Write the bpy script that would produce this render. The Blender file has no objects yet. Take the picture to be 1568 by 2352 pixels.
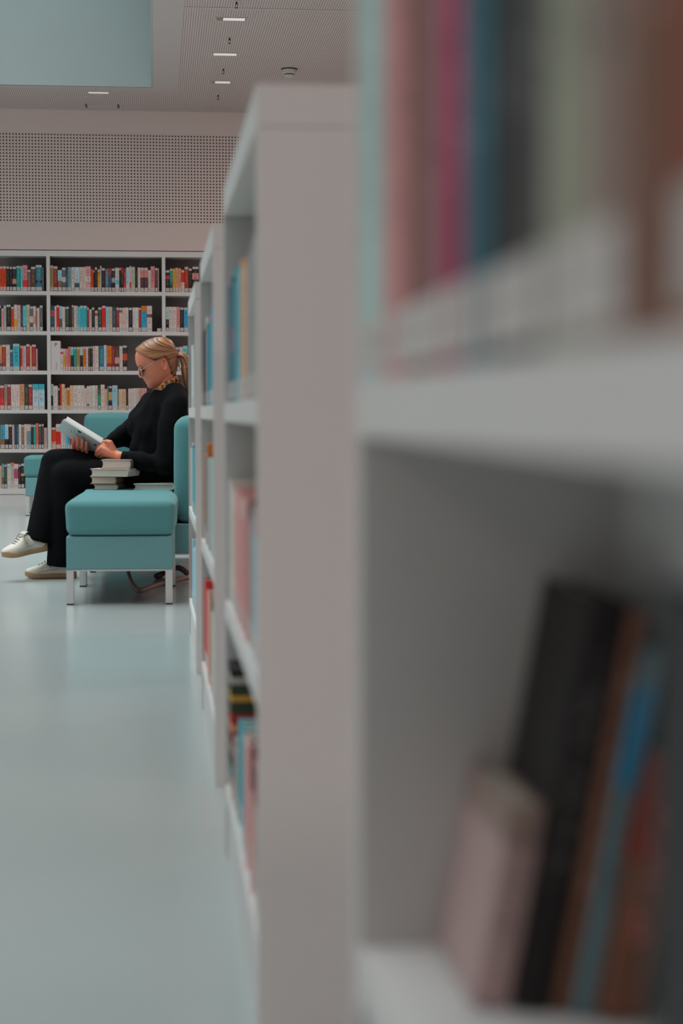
import bpy, bmesh, math, random
from mathutils import Vector, Matrix, noise as mnoise

SC = bpy.context.scene
COL = SC.collection
PI = math.pi
rnd = random.Random(7)

# ------------------------------------------------------------------ camera
F, CX, CY = 4200.0, 784.0, 1176.0
VPX, HORIZON = 352.0, 950.0
CAM_H = 0.82
PITCH = math.atan((CY - HORIZON) / F)
YAW = math.atan((CX - VPX) / F * math.cos(PITCH))
_r = Vector((math.cos(YAW), -math.sin(YAW), 0))
_f = Vector((math.sin(YAW) * math.cos(PITCH), math.cos(YAW) * math.cos(PITCH), -math.sin(PITCH)))
_u = _r.cross(_f)
CAM = Vector((0, 0, CAM_H))

def ray(px, py):
    return _f + _r * ((px - CX) / F) - _u * ((py - CY) / F)

def at(px, py, Y):
    d = ray(px, py)
    return CAM + d * (Y / d.y)

def on_z(px, py, z):
    d = ray(px, py)
    return CAM + d * ((z - CAM_H) / d.z)

cd = bpy.data.cameras.new('camera')
cam = bpy.data.objects.new('camera', cd)
COL.objects.link(cam)
cam.location = CAM
cam.rotation_euler = (PI / 2 - PITCH, 0, -YAW)
cd.sensor_fit = 'VERTICAL'
cd.sensor_height = 36.0
cd.sensor_width = 24.0
cd.lens = F * 36.0 / 2352.0
cd.clip_start = 0.02
cd.clip_end = 100
cd.dof.use_dof = True
cd.dof.focus_distance = 10.9
cd.dof.aperture_fstop = 3.6
SC.camera = cam

# --------------------------------------------------------------- materials
def lin(c):
    return tuple(((v / 255) / 12.92 if v / 255 <= 0.04045 else ((v / 255 + 0.055) / 1.055) ** 2.4) for v in c)

def alb(c, k=2.6):
    """reflectance guessed from a colour as seen in the dim, muted photograph"""
    l = lin(c)
    k = min(k, 0.78 / max(l))
    return tuple(v * k for v in l)

def new_mat(name):
    m = bpy.data.materials.new(name)
    m.use_nodes = True
    nt = m.node_tree
    b = nt.nodes['Principled BSDF']
    return m, nt, b

def N(nt, typ, **kw):
    n = nt.nodes.new(typ)
    for k, v in kw.items():
        setattr(n, k, v)
    return n

def math_node(nt, op, a, b=None, c=None):
    n = N(nt, 'ShaderNodeMath', operation=op)
    for i, v in enumerate((a, b, c)):
        if v is None:
            continue
        if isinstance(v, (int, float)):
            n.inputs[i].default_value = v
        else:
            nt.links.new(v, n.inputs[i])
    return n.outputs[0]

def mix_col(nt, fac, a, b):
    n = N(nt, 'ShaderNodeMix', data_type='RGBA')
    for sock, v in ((n.inputs[0], fac), (n.inputs[6], a), (n.inputs[7], b)):
        if isinstance(v, (int, float)):
            sock.default_value = v
        elif isinstance(v, tuple):
            sock.default_value = (*v[:3], 1)
        else:
            nt.links.new(v, sock)
    return n.outputs[2]

def plain(name, col, rough=0.55, spec=0.4, metal=0.0, var=0.05, scale=6.0, bump=0.0, bscale=200.0, coat=0.0, sheen=0.0):
    m, nt, b = new_mat(name)
    tc = N(nt, 'ShaderNodeTexCoord')
    nz = N(nt, 'ShaderNodeTexNoise')
    nz.inputs['Scale'].default_value = scale
    nz.inputs['Detail'].default_value = 3
    nt.links.new(tc.outputs['Object'], nz.inputs['Vector'])
    lo = tuple(v * (1 - var) for v in col)
    hi = tuple(min(1, v * (1 + var)) for v in col)
    nt.links.new(mix_col(nt, nz.outputs[0], lo, hi), b.inputs['Base Color'])
    b.inputs['Roughness'].default_value = rough
    b.inputs['Specular IOR Level'].default_value = spec
    b.inputs['Metallic'].default_value = metal
    b.inputs['Coat Weight'].default_value = coat
    b.inputs['Sheen Weight'].default_value = sheen
    if bump:
        n2 = N(nt, 'ShaderNodeTexNoise')
        n2.inputs['Scale'].default_value = bscale
        nt.links.new(tc.outputs['Object'], n2.inputs['Vector'])
        bp = N(nt, 'ShaderNodeBump')
        bp.inputs['Strength'].default_value = bump
        bp.inputs['Distance'].default_value = 0.002
        nt.links.new(n2.outputs[0], bp.inputs['Height'])
        nt.links.new(bp.outputs[0], b.inputs['Normal'])
    return m

def emit(name, col, strength):
    m, nt, b = new_mat(name)
    b.inputs['Base Color'].default_value = (0.8, 0.8, 0.8, 1)
    b.inputs['Emission Color'].default_value = (*col, 1)
    b.inputs['Emission Strength'].default_value = strength
    return m

M = {}
M['white_board'] = plain('white_board', (0.74, 0.70, 0.685), 0.5, 0.3, var=0.02)
M['back_white'] = plain('back_white', (0.74, 0.70, 0.68), 0.5, 0.3, var=0.02)
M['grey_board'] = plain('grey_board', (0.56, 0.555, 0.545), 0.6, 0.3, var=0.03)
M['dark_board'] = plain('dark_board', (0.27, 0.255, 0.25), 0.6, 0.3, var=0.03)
M['wall'] = plain('wall_paint', (0.73, 0.595, 0.56), 0.8, 0.2, var=0.02, scale=0.6)
M['darkened_wall'] = plain('darkened_wall_paint', (0.22, 0.215, 0.21), 0.8, 0.2, var=0.02, scale=0.6)  # unseen left wall, darkened to cut low light under the seats
M['smooth_ceiling'] = plain('smooth_ceiling', (0.54, 0.475, 0.46), 0.8, 0.2, var=0.02)
M['well'] = plain('well_paint', (0.43, 0.47, 0.47), 0.8, 0.2, var=0.02)
M['black'] = plain('black_plastic', (0.012, 0.013, 0.014), 0.5, 0.3)
M['metal'] = plain('satin_metal', (0.62, 0.61, 0.60), 0.35, 0.5, metal=0.35)
M['pages'] = plain('page_paper', (0.62, 0.535, 0.455), 0.9, 0.1, var=0.06, scale=60)
M['pages_warm'] = plain('warm_page_paper', (0.66, 0.47, 0.36), 0.9, 0.1, var=0.06, scale=60)
M['sign'] = plain('sign_board', (0.74, 0.66, 0.64), 0.5, 0.3, var=0.01)
M['ink'] = plain('ink', (0.02, 0.02, 0.022), 0.6, 0.2)
M['pale_ink'] = plain('pale_ink', (0.30, 0.27, 0.26), 0.6, 0.2)
M['teal_fabric'] = plain('teal_fabric', (0.100, 0.272, 0.282), 0.85, 0.2, var=0.08, scale=90, bump=0.35, bscale=700, sheen=0.15)
M['teal_base'] = plain('teal_base_fabric', (0.165, 0.335, 0.345), 0.8, 0.25, var=0.07, scale=90, bump=0.3, bscale=700)
M['shade_sheet'] = plain('shade_sheet', (.015, .015, .016), .95, .05)  # unseen black sheet added to darken reflections and bounce under the seats
M['hose'] = plain('hose_plastic', (0.34, 0.235, 0.205), 0.55, 0.3, var=0.08)
M['ribbed'] = plain('ribbed_hose_plastic', (0.10, 0.065, 0.06), 0.5, 0.3, var=0.08)
M['detector'] = plain('detector_plastic', (0.55, 0.51, 0.48), 0.5, 0.3)
M['reflector'] = plain('copper_reflector', (0.42, 0.24, 0.16), 0.4, 0.5, metal=0.3)
M['diffuser'] = emit('lamp_diffuser', (1.0, 0.9, 0.84), 0.75)

# grooved ceiling: rails running along the room
def grooved():
    m, nt, b = new_mat('grooved_ceiling')
    tc = N(nt, 'ShaderNodeTexCoord')
    sx = N(nt, 'ShaderNodeSeparateXYZ')
    nt.links.new(tc.outputs['Object'], sx.inputs[0])
    fr = math_node(nt, 'FRACT', math_node(nt, 'MULTIPLY', sx.outputs[0], 1 / 0.0165))
    groove = math_node(nt, 'LESS_THAN', fr, 0.34)
    nt.links.new(mix_col(nt, groove, (0.62, 0.52, 0.495), (0.33, 0.265, 0.25)), b.inputs['Base Color'])
    b.inputs['Roughness'].default_value = 0.8
    return m
M['grooved'] = grooved()

# drilled acoustic panel: rows of round holes
def drilled():
    m, nt, b = new_mat('drilled_panel')
    tc = N(nt, 'ShaderNodeTexCoord')
    sx = N(nt, 'ShaderNodeSeparateXYZ')
    nt.links.new(tc.outputs['Object'], sx.inputs[0])
    P = 0.0278
    fx = math_node(nt, 'SUBTRACT', math_node(nt, 'FRACT', math_node(nt, 'MULTIPLY', sx.outputs[0], 1 / P)), 0.5)
    fz = math_node(nt, 'SUBTRACT', math_node(nt, 'FRACT', math_node(nt, 'MULTIPLY', sx.outputs[2], 1 / P)), 0.5)
    d = math_node(nt, 'SQRT', math_node(nt, 'ADD', math_node(nt, 'MULTIPLY', fx, fx), math_node(nt, 'MULTIPLY', fz, fz)))
    hole = math_node(nt, 'LESS_THAN', d, 0.27)
    nt.links.new(mix_col(nt, hole, (0.73, 0.595, 0.56), (0.05, 0.035, 0.032)), b.inputs['Base Color'])
    b.inputs['Roughness'].default_value = 0.8
    return m
M['drilled'] = drilled()

# poured floor
def floor_mat():
    m, nt, b = new_mat('poured_floor')
    tc = N(nt, 'ShaderNodeTexCoord')
    nz = N(nt, 'ShaderNodeTexNoise')
    nz.inputs['Scale'].default_value = 1.3
    nz.inputs['Detail'].default_value = 4
    nt.links.new(tc.outputs['Object'], nz.inputs['Vector'])
    nt.links.new(mix_col(nt, nz.outputs[0], (0.44, 0.475, 0.47), (0.49, 0.52, 0.51)), b.inputs['Base Color'])
    b.inputs['Roughness'].default_value = 0.19
    b.inputs['Specular IOR Level'].default_value = 0.7
    return m
M['floor'] = floor_mat()

# book cover: two colours, a split height and printed marks, all taken from the cover itself
def cover_mat():
    m, nt, b = new_mat('book_cover')
    tc = N(nt, 'ShaderNodeTexCoord')
    sx = N(nt, 'ShaderNodeSeparateXYZ')
    nt.links.new(tc.outputs['Generated'], sx.inputs[0])
    def attr(nm):
        a = N(nt, 'ShaderNodeAttribute', attribute_type='OBJECT')
        a.attribute_name = nm
        return a
    A, B, T = attr('tone_main'), attr('tone_second'), attr('tone_print')
    lo, hi, sp = attr('band_low'), attr('band_high'), attr('seed')
    z = sx.outputs[2]
    inb = math_node(nt, 'MULTIPLY', math_node(nt, 'GREATER_THAN', z, lo.outputs['Fac']), math_node(nt, 'LESS_THAN', z, hi.outputs['Fac']))
    base = mix_col(nt, inb, A.outputs['Color'], B.outputs['Color'])
    cmb = N(nt, 'ShaderNodeCombineXYZ')
    nt.links.new(math_node(nt, 'MULTIPLY', sx.outputs[0], 3.0), cmb.inputs[0])
    nt.links.new(math_node(nt, 'MULTIPLY', z, 34.0), cmb.inputs[1])
    nt.links.new(sp.outputs['Fac'], cmb.inputs[2])
    nz = N(nt, 'ShaderNodeTexNoise')
    nz.inputs['Scale'].default_value = 1.0
    nz.inputs['Detail'].default_value = 2
    nt.links.new(cmb.outputs[0], nz.inputs['Vector'])
    on = math_node(nt, 'GREATER_THAN', nz.outputs[0], 0.52)
    cx = math_node(nt, 'LESS_THAN', math_node(nt, 'ABSOLUTE', math_node(nt, 'SUBTRACT', sx.outputs[0], 0.5)), 0.22)
    cz = math_node(nt, 'MULTIPLY', math_node(nt, 'GREATER_THAN', z, 0.3), math_node(nt, 'LESS_THAN', z, 0.86))
    spine = math_node(nt, 'LESS_THAN', sx.outputs[1], 0.06)
    mk = math_node(nt, 'MULTIPLY', math_node(nt, 'MULTIPLY', on, cx), math_node(nt, 'MULTIPLY', cz, spine))
    nt.links.new(mix_col(nt, math_node(nt, 'MULTIPLY', mk, 0.75), base, T.outputs['Color']), b.inputs['Base Color'])
    b.inputs['Roughness'].default_value = 0.55
    b.inputs['Specular IOR Level'].default_value = 0.2
    return m
M['cover'] = cover_mat()

def sticker_mat():
    m, nt, b = new_mat('spine_sticker')
    tc = N(nt, 'ShaderNodeTexCoord')
    sx = N(nt, 'ShaderNodeSeparateXYZ')
    nt.links.new(tc.outputs['Generated'], sx.inputs[0])
    nz = N(nt, 'ShaderNodeTexNoise')
    nz.inputs['Scale'].default_value = 9
    nt.links.new(tc.outputs['Generated'], nz.inputs['Vector'])
    row = math_node(nt, 'LESS_THAN', math_node(nt, 'ABSOLUTE', math_node(nt, 'SUBTRACT', sx.outputs[2], 0.55)), 0.16)
    cx = math_node(nt, 'LESS_THAN', math_node(nt, 'ABSOLUTE', math_node(nt, 'SUBTRACT', sx.outputs[0], 0.5)), 0.3)
    mk = math_node(nt, 'MULTIPLY', math_node(nt, 'MULTIPLY', row, cx), math_node(nt, 'GREATER_THAN', nz.outputs[0], 0.5))
    nt.links.new(mix_col(nt, mk, (0.66, 0.60, 0.575), (0.34, 0.31, 0.30)), b.inputs['Base Color'])
    b.inputs['Roughness'].default_value = 0.5
    return m
M['sticker'] = sticker_mat()

# ------------------------------------------------------------ mesh helpers
class MB:
    def __init__(s):
        s.v, s.f, s.m = [], [], []
    def add(s, vs, fs, mi=0):
        o = len(s.v)
        s.v += [tuple(v) for v in vs]
        s.f += [tuple(i + o for i in f) for f in fs]
        s.m += [mi] * len(fs)
        return s
    def box(s, x0, x1, y0, y1, z0, z1, mi=0, faces=None):
        vs = [(x, y, z) for x in (x0, x1) for y in (y0, y1) for z in (z0, z1)]
        fs = [(0, 1, 3, 2), (4, 6, 7, 5), (0, 4, 5, 1), (2, 3, 7, 6), (0, 2, 6, 4), (1, 5, 7, 3)]  # -x +x -y +y -z +z
        o = len(s.v)
        s.v += vs
        for k, f in enumerate(fs):
            s.f.append(tuple(i + o for i in f))
            s.m.append(faces[k] if faces else mi)
        return s
    def tube(s, pts, r, n=10, cap=True, mi=0):
        pts = [Vector(p) for p in pts]
        rs = r if isinstance(r, (list, tuple)) else [r] * len(pts)
        rings, prev = [], None
        for i, p in enumerate(pts):
            a = pts[max(0, i - 1)]
            c = pts[min(len(pts) - 1, i + 1)]
            t = (c - a).normalized()
            if prev is None:
                h = Vector((0, 0, 1)) if abs(t.z) < 0.9 else Vector((1, 0, 0))
                nx = t.cross(h).normalized()
            else:
                nx = (prev - t * prev.dot(t)).normalized()
            prev = nx
            ny = t.cross(nx)
            rings.append([p + (nx * math.cos(2 * PI * k / n) + ny * math.sin(2 * PI * k / n)) * rs[i] for k in range(n)])
        vs = [v for rg in rings for v in rg]
        fs = []
        for i in range(len(rings) - 1):
            for k in range(n):
                fs.append((i * n + k, i * n + (k + 1) % n, (i + 1) * n + (k + 1) % n, (i + 1) * n + k))
        if cap:
            fs.append(tuple(reversed(range(n))))
            fs.append(tuple((len(rings) - 1) * n + k for k in range(n)))
        return s.add(vs, fs, mi)
    def lathe(s, prof, c, n=20, mi=0):
        c = Vector(c)
        vs = [c + Vector((r * math.cos(2 * PI * k / n), r * math.sin(2 * PI * k / n), z)) for r, z in prof for k in range(n)]
        fs = []
        for i in range(len(prof) - 1):
            for k in range(n):
                fs.append((i * n + k, i * n + (k + 1) % n, (i + 1) * n + (k + 1) % n, (i + 1) * n + k))
        fs.append(tuple(reversed(range(n))))
        fs.append(tuple((len(prof) - 1) * n + k for k in range(n)))
        return s.add(vs, fs, mi)
    def ellipsoid(s, c, ax, n=16, m=10, rot=None, mi=0):
        c = Vector(c)
        vs = []
        for i in range(1, m):
            t = PI * i / m
            for k in range(n):
                p = 2 * PI * k / n
                v = Vector((ax[0] * math.sin(t) * math.cos(p), ax[1] * math.sin(t) * math.sin(p), ax[2] * math.cos(t)))
                vs.append(c + (rot @ v if rot else v))
        top, bot = Vector((0, 0, ax[2])), Vector((0, 0, -ax[2]))
        vs.append(c + (rot @ top if rot else top))
        vs.append(c + (rot @ bot if rot else bot))
        T, B = len(vs) - 2, len(vs) - 1
        fs = []
        for i in range(m - 2):
            for k in range(n):
                fs.append((i * n + k, (i + 1) * n + k, (i + 1) * n + (k + 1) % n, i * n + (k + 1) % n))
        for k in range(n):
            fs.append((T, k, (k + 1) % n))
            fs.append((B, (m - 2) * n + (k + 1) % n, (m - 2) * n + k))
        return s.add(vs, fs, mi)
    def capsule(s, p0, p1, r0, r1, n=14, flat0=False, flat1=False):
        p0, p1 = Vector(p0), Vector(p1)
        t = (p1 - p0).normalized()
        h = Vector((0, 0, 1)) if abs(t.z) < 0.9 else Vector((1, 0, 0))
        nx = t.cross(h).normalized()
        ny = t.cross(nx)
        prof = []
        K = 5
        if flat0:
            prof.append((p0, r0))
        else:
            for i in range(K):
                a = PI / 2 * (1 - i / K)
                prof.append((p0 - t * r0 * math.sin(a), max(r0 * math.cos(a), r0 * 0.05)))
            prof.append((p0, r0))
        prof.append((p1, r1))
        if not flat1:
            for i in range(1, K + 1):
                a = PI / 2 * i / K
                prof.append((p1 + t * r1 * math.sin(a), max(r1 * math.cos(a), r1 * 0.05)))
        vs = [c + (nx * math.cos(2 * PI * k / n) + ny * math.sin(2 * PI * k / n)) * r for c, r in prof for k in range(n)]
        fs = []
        for i in range(len(prof) - 1):
            for k in range(n):
                fs.append((i * n + k, i * n + (k + 1) % n, (i + 1) * n + (k + 1) % n, (i + 1) * n + k))
        fs.append(tuple(reversed(range(n))))
        fs.append(tuple((len(prof) - 1) * n + k for k in range(n)))
        return s.add(vs, fs)
    def build(s, name, mats, parent=None, smooth=False, world=False):
        """world=True: the points are in room coordinates and the (unrotated) parents' places are taken off"""
        off = Vector((0, 0, 0))
        if world and parent:
            q = parent
            while q:
                off += q.location
                q = q.parent
        me = bpy.data.meshes.new(name)
        me.from_pydata([tuple(Vector(v) - off) for v in s.v], [], s.f)
        for mt in (mats if isinstance(mats, (list, tuple)) else [mats]):
            me.materials.append(mt)
        me.polygons.foreach_set('material_index', s.m)
        if smooth:
            me.polygons.foreach_set('use_smooth', [True] * len(me.polygons))
        bm = bmesh.new()
        bm.from_mesh(me)
        bmesh.ops.recalc_face_normals(bm, faces=bm.faces)
        bm.to_mesh(me)
        bm.free()
        me.update()
        o = bpy.data.objects.new(name, me)
        COL.objects.link(o)
        if parent:
            o.parent = parent
        return o

def tag(o, label, cat, group=None):
    o['label'] = label
    o['category'] = cat
    if group:
        o['group'] = group
    return o

def root(name, label, cat, loc=(0, 0, 0), rz=0.0, group=None):
    o = bpy.data.objects.new(name, None)
    COL.objects.link(o)
    o.empty_display_size = 0.05
    o.location = loc
    o.rotation_euler = (0, 0, rz)
    return tag(o, label, cat, group)

def struct(o):
    o['kind'] = 'structure'
    return o

def evaluated(o):
    """freeze the modifiers of o into its mesh"""
    dg = bpy.context.evaluated_depsgraph_get()
    dg.update()
    me = bpy.data.meshes.new_from_object(o.evaluated_get(dg))
    old = o.data
    o.modifiers.clear()
    o.data = me
    bpy.data.meshes.remove(old)
    return o

def remeshed(o, voxel, smooth_it=3, factor=0.5, folds=None):
    md = o.modifiers.new('r', 'REMESH')
    md.mode = 'VOXEL'
    md.voxel_size = voxel
    if smooth_it:
        sm = o.modifiers.new('s', 'SMOOTH')
        sm.factor = factor
        sm.iterations = smooth_it
    evaluated(o)
    me = o.data
    if folds:
        amp, sc, stretch = folds
        ns = [v.normal.copy() for v in me.vertices]
        for v, n in zip(me.vertices, ns):
            q = Vector((v.co.x * stretch[0], v.co.y * stretch[1], v.co.z * stretch[2])) * sc
            v.co += n * amp * (mnoise.noise(q) + 0.45 * mnoise.noise(q * 2.3 + Vector((3, 1, 7))))
    me.polygons.foreach_set('use_smooth', [True] * len(me.polygons))
    me.update()
    return o

def rbox(mb_dims, bevel, name, mat, parent, bulge=0.0, seg=3, taper=None):
    """a cushion: rounded box x0,x1,y0,y1,z0,z1 in the parent's frame"""
    x0, x1, y0, y1, z0, z1 = mb_dims
    bm = bmesh.new()
    bmesh.ops.create_cube(bm, size=1.0)
    for v in bm.verts:
        v.co = Vector((x0 + (v.co.x + 0.5) * (x1 - x0), y0 + (v.co.y + 0.5) * (y1 - y0), z0 + (v.co.z + 0.5) * (z1 - z0)))
    bmesh.ops.bevel(bm, geom=list(bm.edges), offset=bevel, segments=seg, profile=0.5, affect='EDGES')
    if bulge:
        bmesh.ops.subdivide_edges(bm, edges=[e for e in bm.edges if e.calc_length() > 0.12], cuts=5, use_grid_fill=True)
        cx, cy, cz = (x0 + x1) / 2, (y0 + y1) / 2, (z0 + z1) / 2
        for v in bm.verts:
            a = (v.co.x - cx) / (x1 - x0) * 2
            b = (v.co.y - cy) / (y1 - y0) * 2
            c = (v.co.z - cz) / (z1 - z0) * 2
            k = Vector((a * (1 - b * b) * (1 - c * c), b * (1 - a * a) * (1 - c * c), c * (1 - a * a) * (1 - b * b)))
            v.co += k * bulge
    if taper:
        zt, k = taper
        for v in bm.verts:
            t = (v.co.z - z0) / (z1 - z0)
            if t < zt:
                v.co.x = (x0 + x1) / 2 + (v.co.x - (x0 + x1) / 2) * (1 - k * (1 - t / zt))
    me = bpy.data.meshes.new(name)
    bm.to_mesh(me)
    bm.free()
    me.materials.append(mat)
    me.polygons.foreach_set('use_smooth', [True] * len(me.polygons))
    o = bpy.data.objects.new(name, me)
    COL.objects.link(o)
    o.parent = parent
    wn = o.modifiers.new('w', 'WEIGHTED_NORMAL')
    return o
# ------------------------------------------------------------------- room
YB = 16.384            # front plane of the wall bookcase and the wall above it
ZC = 3.486             # ceiling
XL, XR, YF = -7.0, 5.0, -4.0
WX0, WX1, WY0, WY1 = -6.0, 0.012, -1.5, 15.22   # opening of the light well; unseen near end lengthened to light the foreground

struct(MB().box(XL - .2, XR + .2, YF - .2, YB + .6, -0.1, 0.0).build('floor', M['floor']))
c = MB()
c.box(XL, WX0, YF, YB + .3, ZC, ZC + .12).box(WX1, XR, YF, YB + .3, ZC, ZC + .12)
c.box(WX0, WX1, YF, WY0, ZC, ZC + .12).box(WX0, WX1, WY1, YB + .3, ZC, ZC + .12)
struct(c.build('ceiling', M['grooved']))
# flat frame round the light well, and the joint strip across the rails
t = MB()
zt = ZC - 0.004
t.box(WX1, WX1 + .205, WY0 - .2, WY1 + .11, zt, ZC + .01).box(WX0 - .2, WX1, WY1, WY1 + .11, zt, ZC + .01)
t.box(WX0 - .2, WX0, WY0 - .2, WY1, zt, ZC + .01).box(WX0, WX1, WY0 - .2, WY0, zt, ZC + .01)
struct(t.build('trim_1', M['smooth_ceiling']))
struct(MB().box(WX1 + .205, XR, 12.19, 12.235, zt, ZC + .01).build('trim_2', M['smooth_ceiling']))
struct(MB().box(XL, XR, YB - .075, YB, zt, ZC + .01).build('trim_3', M['smooth_ceiling']))
w = MB()
H, LN_ = 2.6, .015
w.box(WX1 - LN_, WX1, WY0, WY1, ZC + .001, ZC + H).box(WX0, WX0 + LN_, WY0, WY1, ZC + .001, ZC + H)
w.box(WX0 + LN_, WX1 - LN_, WY1 - LN_, WY1, ZC + .001, ZC + H).box(WX0 + LN_, WX1 - LN_, WY0, WY0 + LN_, ZC + .001, ZC + H)
w.box(WX0 - .1, WX1 + .1, WY0 - .1, WY1 + .1, ZC + H, ZC + H + .1)
struct(w.build('trim_4', M['well']))
# wall over the bookcase with its drilled acoustic panel
struct(MB().box(XL, XR, YB, YB + .3, 2.262, ZC).build('wall_back', M['wall']))
pz0, pz1 = 2.502, 3.2805
struct(MB().box(XL, XR, YB - .003, YB + .01, pz0, pz1).build('trim_5', M['drilled']))
struct(MB().box(XL, XR, YB + .46, YB + .6, 0, 2.3).build('wall_behind_bookcase', M['wall']))
struct(MB().box(XR, XR + .2, YF, YB + .6, 0, ZC).build('wall_right', M['wall']))
struct(MB().box(XL - .2, XR + .2, YF - .2, YF, 0, ZC).build('wall_front', M['wall']))
# window wall on the left of the aisle, outside the picture
wl = MB()
wl.box(XL - .2, XL, YF, YB + .6, 0, .35).box(XL - .2, XL, YF, YB + .6, 3.1, ZC)
for k in range(6):
    y = YF + k * 4.1
    wl.box(XL - .2, XL, y - .25, y + .25, .35, 3.1)
struct(wl.build('wall_left', M['darkened_wall']))
for k in range(5):
    y = YF + k * 4.1
    f = MB()
    y0, y1 = y + .25, y + 3.85
    f.box(XL - .12, XL - .06, y0, y0 + .06, .35, 3.1).box(XL - .12, XL - .06, y1 - .06, y1, .35, 3.1)
    f.box(XL - .12, XL - .06, y0 + .06, y1 - .06, .35, .41).box(XL - .12, XL - .06, y0 + .06, y1 - .06, 3.04, 3.1)
    f.box(XL - .12, XL - .06, (y0 + y1) / 2 - .03, (y0 + y1) / 2 + .03, .41, 3.04)
    struct(f.build('window_%d' % (k + 1), M['metal']))

# --------------------------------------------------------- ceiling fittings
def strip_light(p, label, wdt=.17, dep=.05, left=0.0):
    r = root('ceiling_light', label, 'light', (p.x, p.y, ZC), group='recessed ceiling lights')
    a = wdt / 2
    f = MB()
    f.box(-a - .012, a + .012, -dep / 2 - .008, -dep / 2, -.005, .0).box(-a - .012, a + .012, dep / 2, dep / 2 + .008, -.005, 0)
    f.box(-a - .012, -a, -dep / 2, dep / 2, -.005, 0).box(a, a + .012, -dep / 2, dep / 2, -.005, 0)
    f.build('frame', M['smooth_ceiling'], r)
    x0 = -a
    if left:
        MB().box(-a, -a + left, -dep / 2, dep / 2, -.004, -.001).build('reflector', M['reflector'], r)['label'] = 'copper brown reflector'
        x0 = -a + left
    MB().box(x0, a - .008, -dep / 2, dep / 2, -.0035, -.0005).build('diffuser', M['diffuser'], r)
    MB().box(a - .008, a, -dep / 2, dep / 2, -.004, -.001).build('reflector', M['reflector'], r)
    return r
strip_light(on_z(531, 43, ZC), 'slim bright ceiling light with brown left end, nearest the top of the picture', .2, .085, .045)
strip_light(on_z(518, 124, ZC), 'slim fully lit ceiling light in the middle of the row of three', .178, .085)
strip_light(on_z(508, 188, ZC), 'slim ceiling light farthest along the row, nearest the tall back wall', .16, .09, .03)
strip_light(on_z(227, 212, ZC), 'lone slim ceiling light in the strip below the blue light well', .175, .07)

def sprinkler(p, label):
    r = root('ceiling_sprinkler', label, 'sprinkler', (p.x, p.y, ZC), group='sprinkler heads in the grooved ceiling')
    MB().lathe([(.022, 0), (.022, -.003), (.008, -.006)], (0, 0, 0), 14).build('escutcheon', M['detector'], r)
    b = MB().lathe([(.0055, -.006), (.0055, -.020), (.003, -.024)], (0, 0, 0), 10)
    for s in (-1, 1):
        b.tube([(s * .004, 0, -.02), (s * .008, 0, -.03), (s * .002, 0, -.044)], .0014, 6)
    b.build('body', M['black'], r)
    MB().lathe([(.011, -.044), (.011, -.046)], (0, 0, 0), 14).build('deflector', M['black'], r)
sprinkler(on_z(543, 2, ZC), 'dark sprinkler head at the top edge of the picture')
sprinkler(on_z(527, 85, ZC), 'dark sprinkler head between the brown ended light and the fully lit light')
sprinkler(on_z(513, 156, ZC), 'dark sprinkler head between the fully lit light and the farthest light')
sprinkler(on_z(501, 216, ZC), 'dark sprinkler head beyond the last ceiling light, nearest the back wall')

p = on_z(664, 158, ZC)
r = root('smoke_detector', 'round pale smoke detector hanging from the grooved ceiling', 'smoke detector', (p.x, p.y, ZC))
MB().lathe([(.062, 0), (.062, -.008)], (0, 0, 0), 28).build('base_ring', M['black'], r)
MB().lathe([(.055, -.008), (.05, -.03), (.043, -.04)], (0, 0, 0), 28, ).build('housing', M['detector'], r, smooth=False)
MB().lathe([(.037, -.04), (.037, -.048)], (0, 0, 0), 28).build('sensor_slot', M['black'], r)
MB().lathe([(.04, -.048), (.036, -.06), (.02, -.066)], (0, 0, 0), 28).build('cap', M['detector'], r)

p = on_z(235, 243, ZC)
r = root('ceiling_hatch', 'flat ceiling hatch with two dark slots above the back wall', 'hatch', (p.x, p.y, ZC))
MB().box(-.13, .13, -.09, .09, -.006, 0).build('panel', M['smooth_ceiling'], r)
for x in (-.137, .137):
    MB().box(x - .007, x + .007, -.085, .085, -.005, 0).build('slot', M['black'], r)

# ------------------------------------------------------------------- books
BLACKISH = (34, 30, 30)
PAL = {
    'orange red': (205, 72, 38), 'black': (30, 27, 27), 'dark brown': (62, 44, 38), 'green teal': (22, 98, 92),
    'teal': (46, 122, 132), 'pink': (190, 118, 120), 'charcoal': (66, 62, 62), 'sea blue': (38, 80, 92),
    'olive': (112, 96, 58), 'maroon': (98, 36, 32), 'dark red': (116, 34, 32), 'sky blue': (120, 158, 170),
    'brown': (98, 66, 52), 'white': (168, 152, 146), 'navy': (38, 54, 66), 'slate': (84, 104, 110),
    'pale blue': (140, 156, 164), 'pinkish': (168, 120, 118), 'orange': (224, 122, 42), 'yellow': (214, 160, 68),
    'slate blue': (70, 82, 96), 'grey green': (128, 128, 112), 'mauve': (142, 120, 118), 'cream': (204, 168, 134),
    'peach': (216, 150, 114), 'red': (176, 44, 40), 'cyan': (70, 160, 172), 'tan': (134, 124, 104),
    'purple black': (56, 40, 44), 'grey': (128, 122, 118), 'dark green': (40, 48, 38), 'blue': (44, 108, 138),
    'salmon': (200, 112, 92), 'rust': (112, 42, 26), 'green': (20, 98, 76), 'dark blue': (44, 58, 74),
    'lime': (120, 130, 50), 'dusty rose': (150, 96, 92), 'gold': (150, 112, 48), 'magenta': (130, 44, 70),
    'taupe': (118, 100, 94), 'pale teal': (150, 172, 168), 'light grey': (158, 152, 148),
}
ORD = ['first', 'second', 'third', 'fourth', 'fifth', 'sixth', 'seventh', 'eighth', 'ninth', 'tenth', 'eleventh', 'twelfth',
       'thirteenth', 'fourteenth', 'fifteenth', 'sixteenth', 'seventeenth', 'eighteenth', 'nineteenth', 'twentieth']
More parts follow.
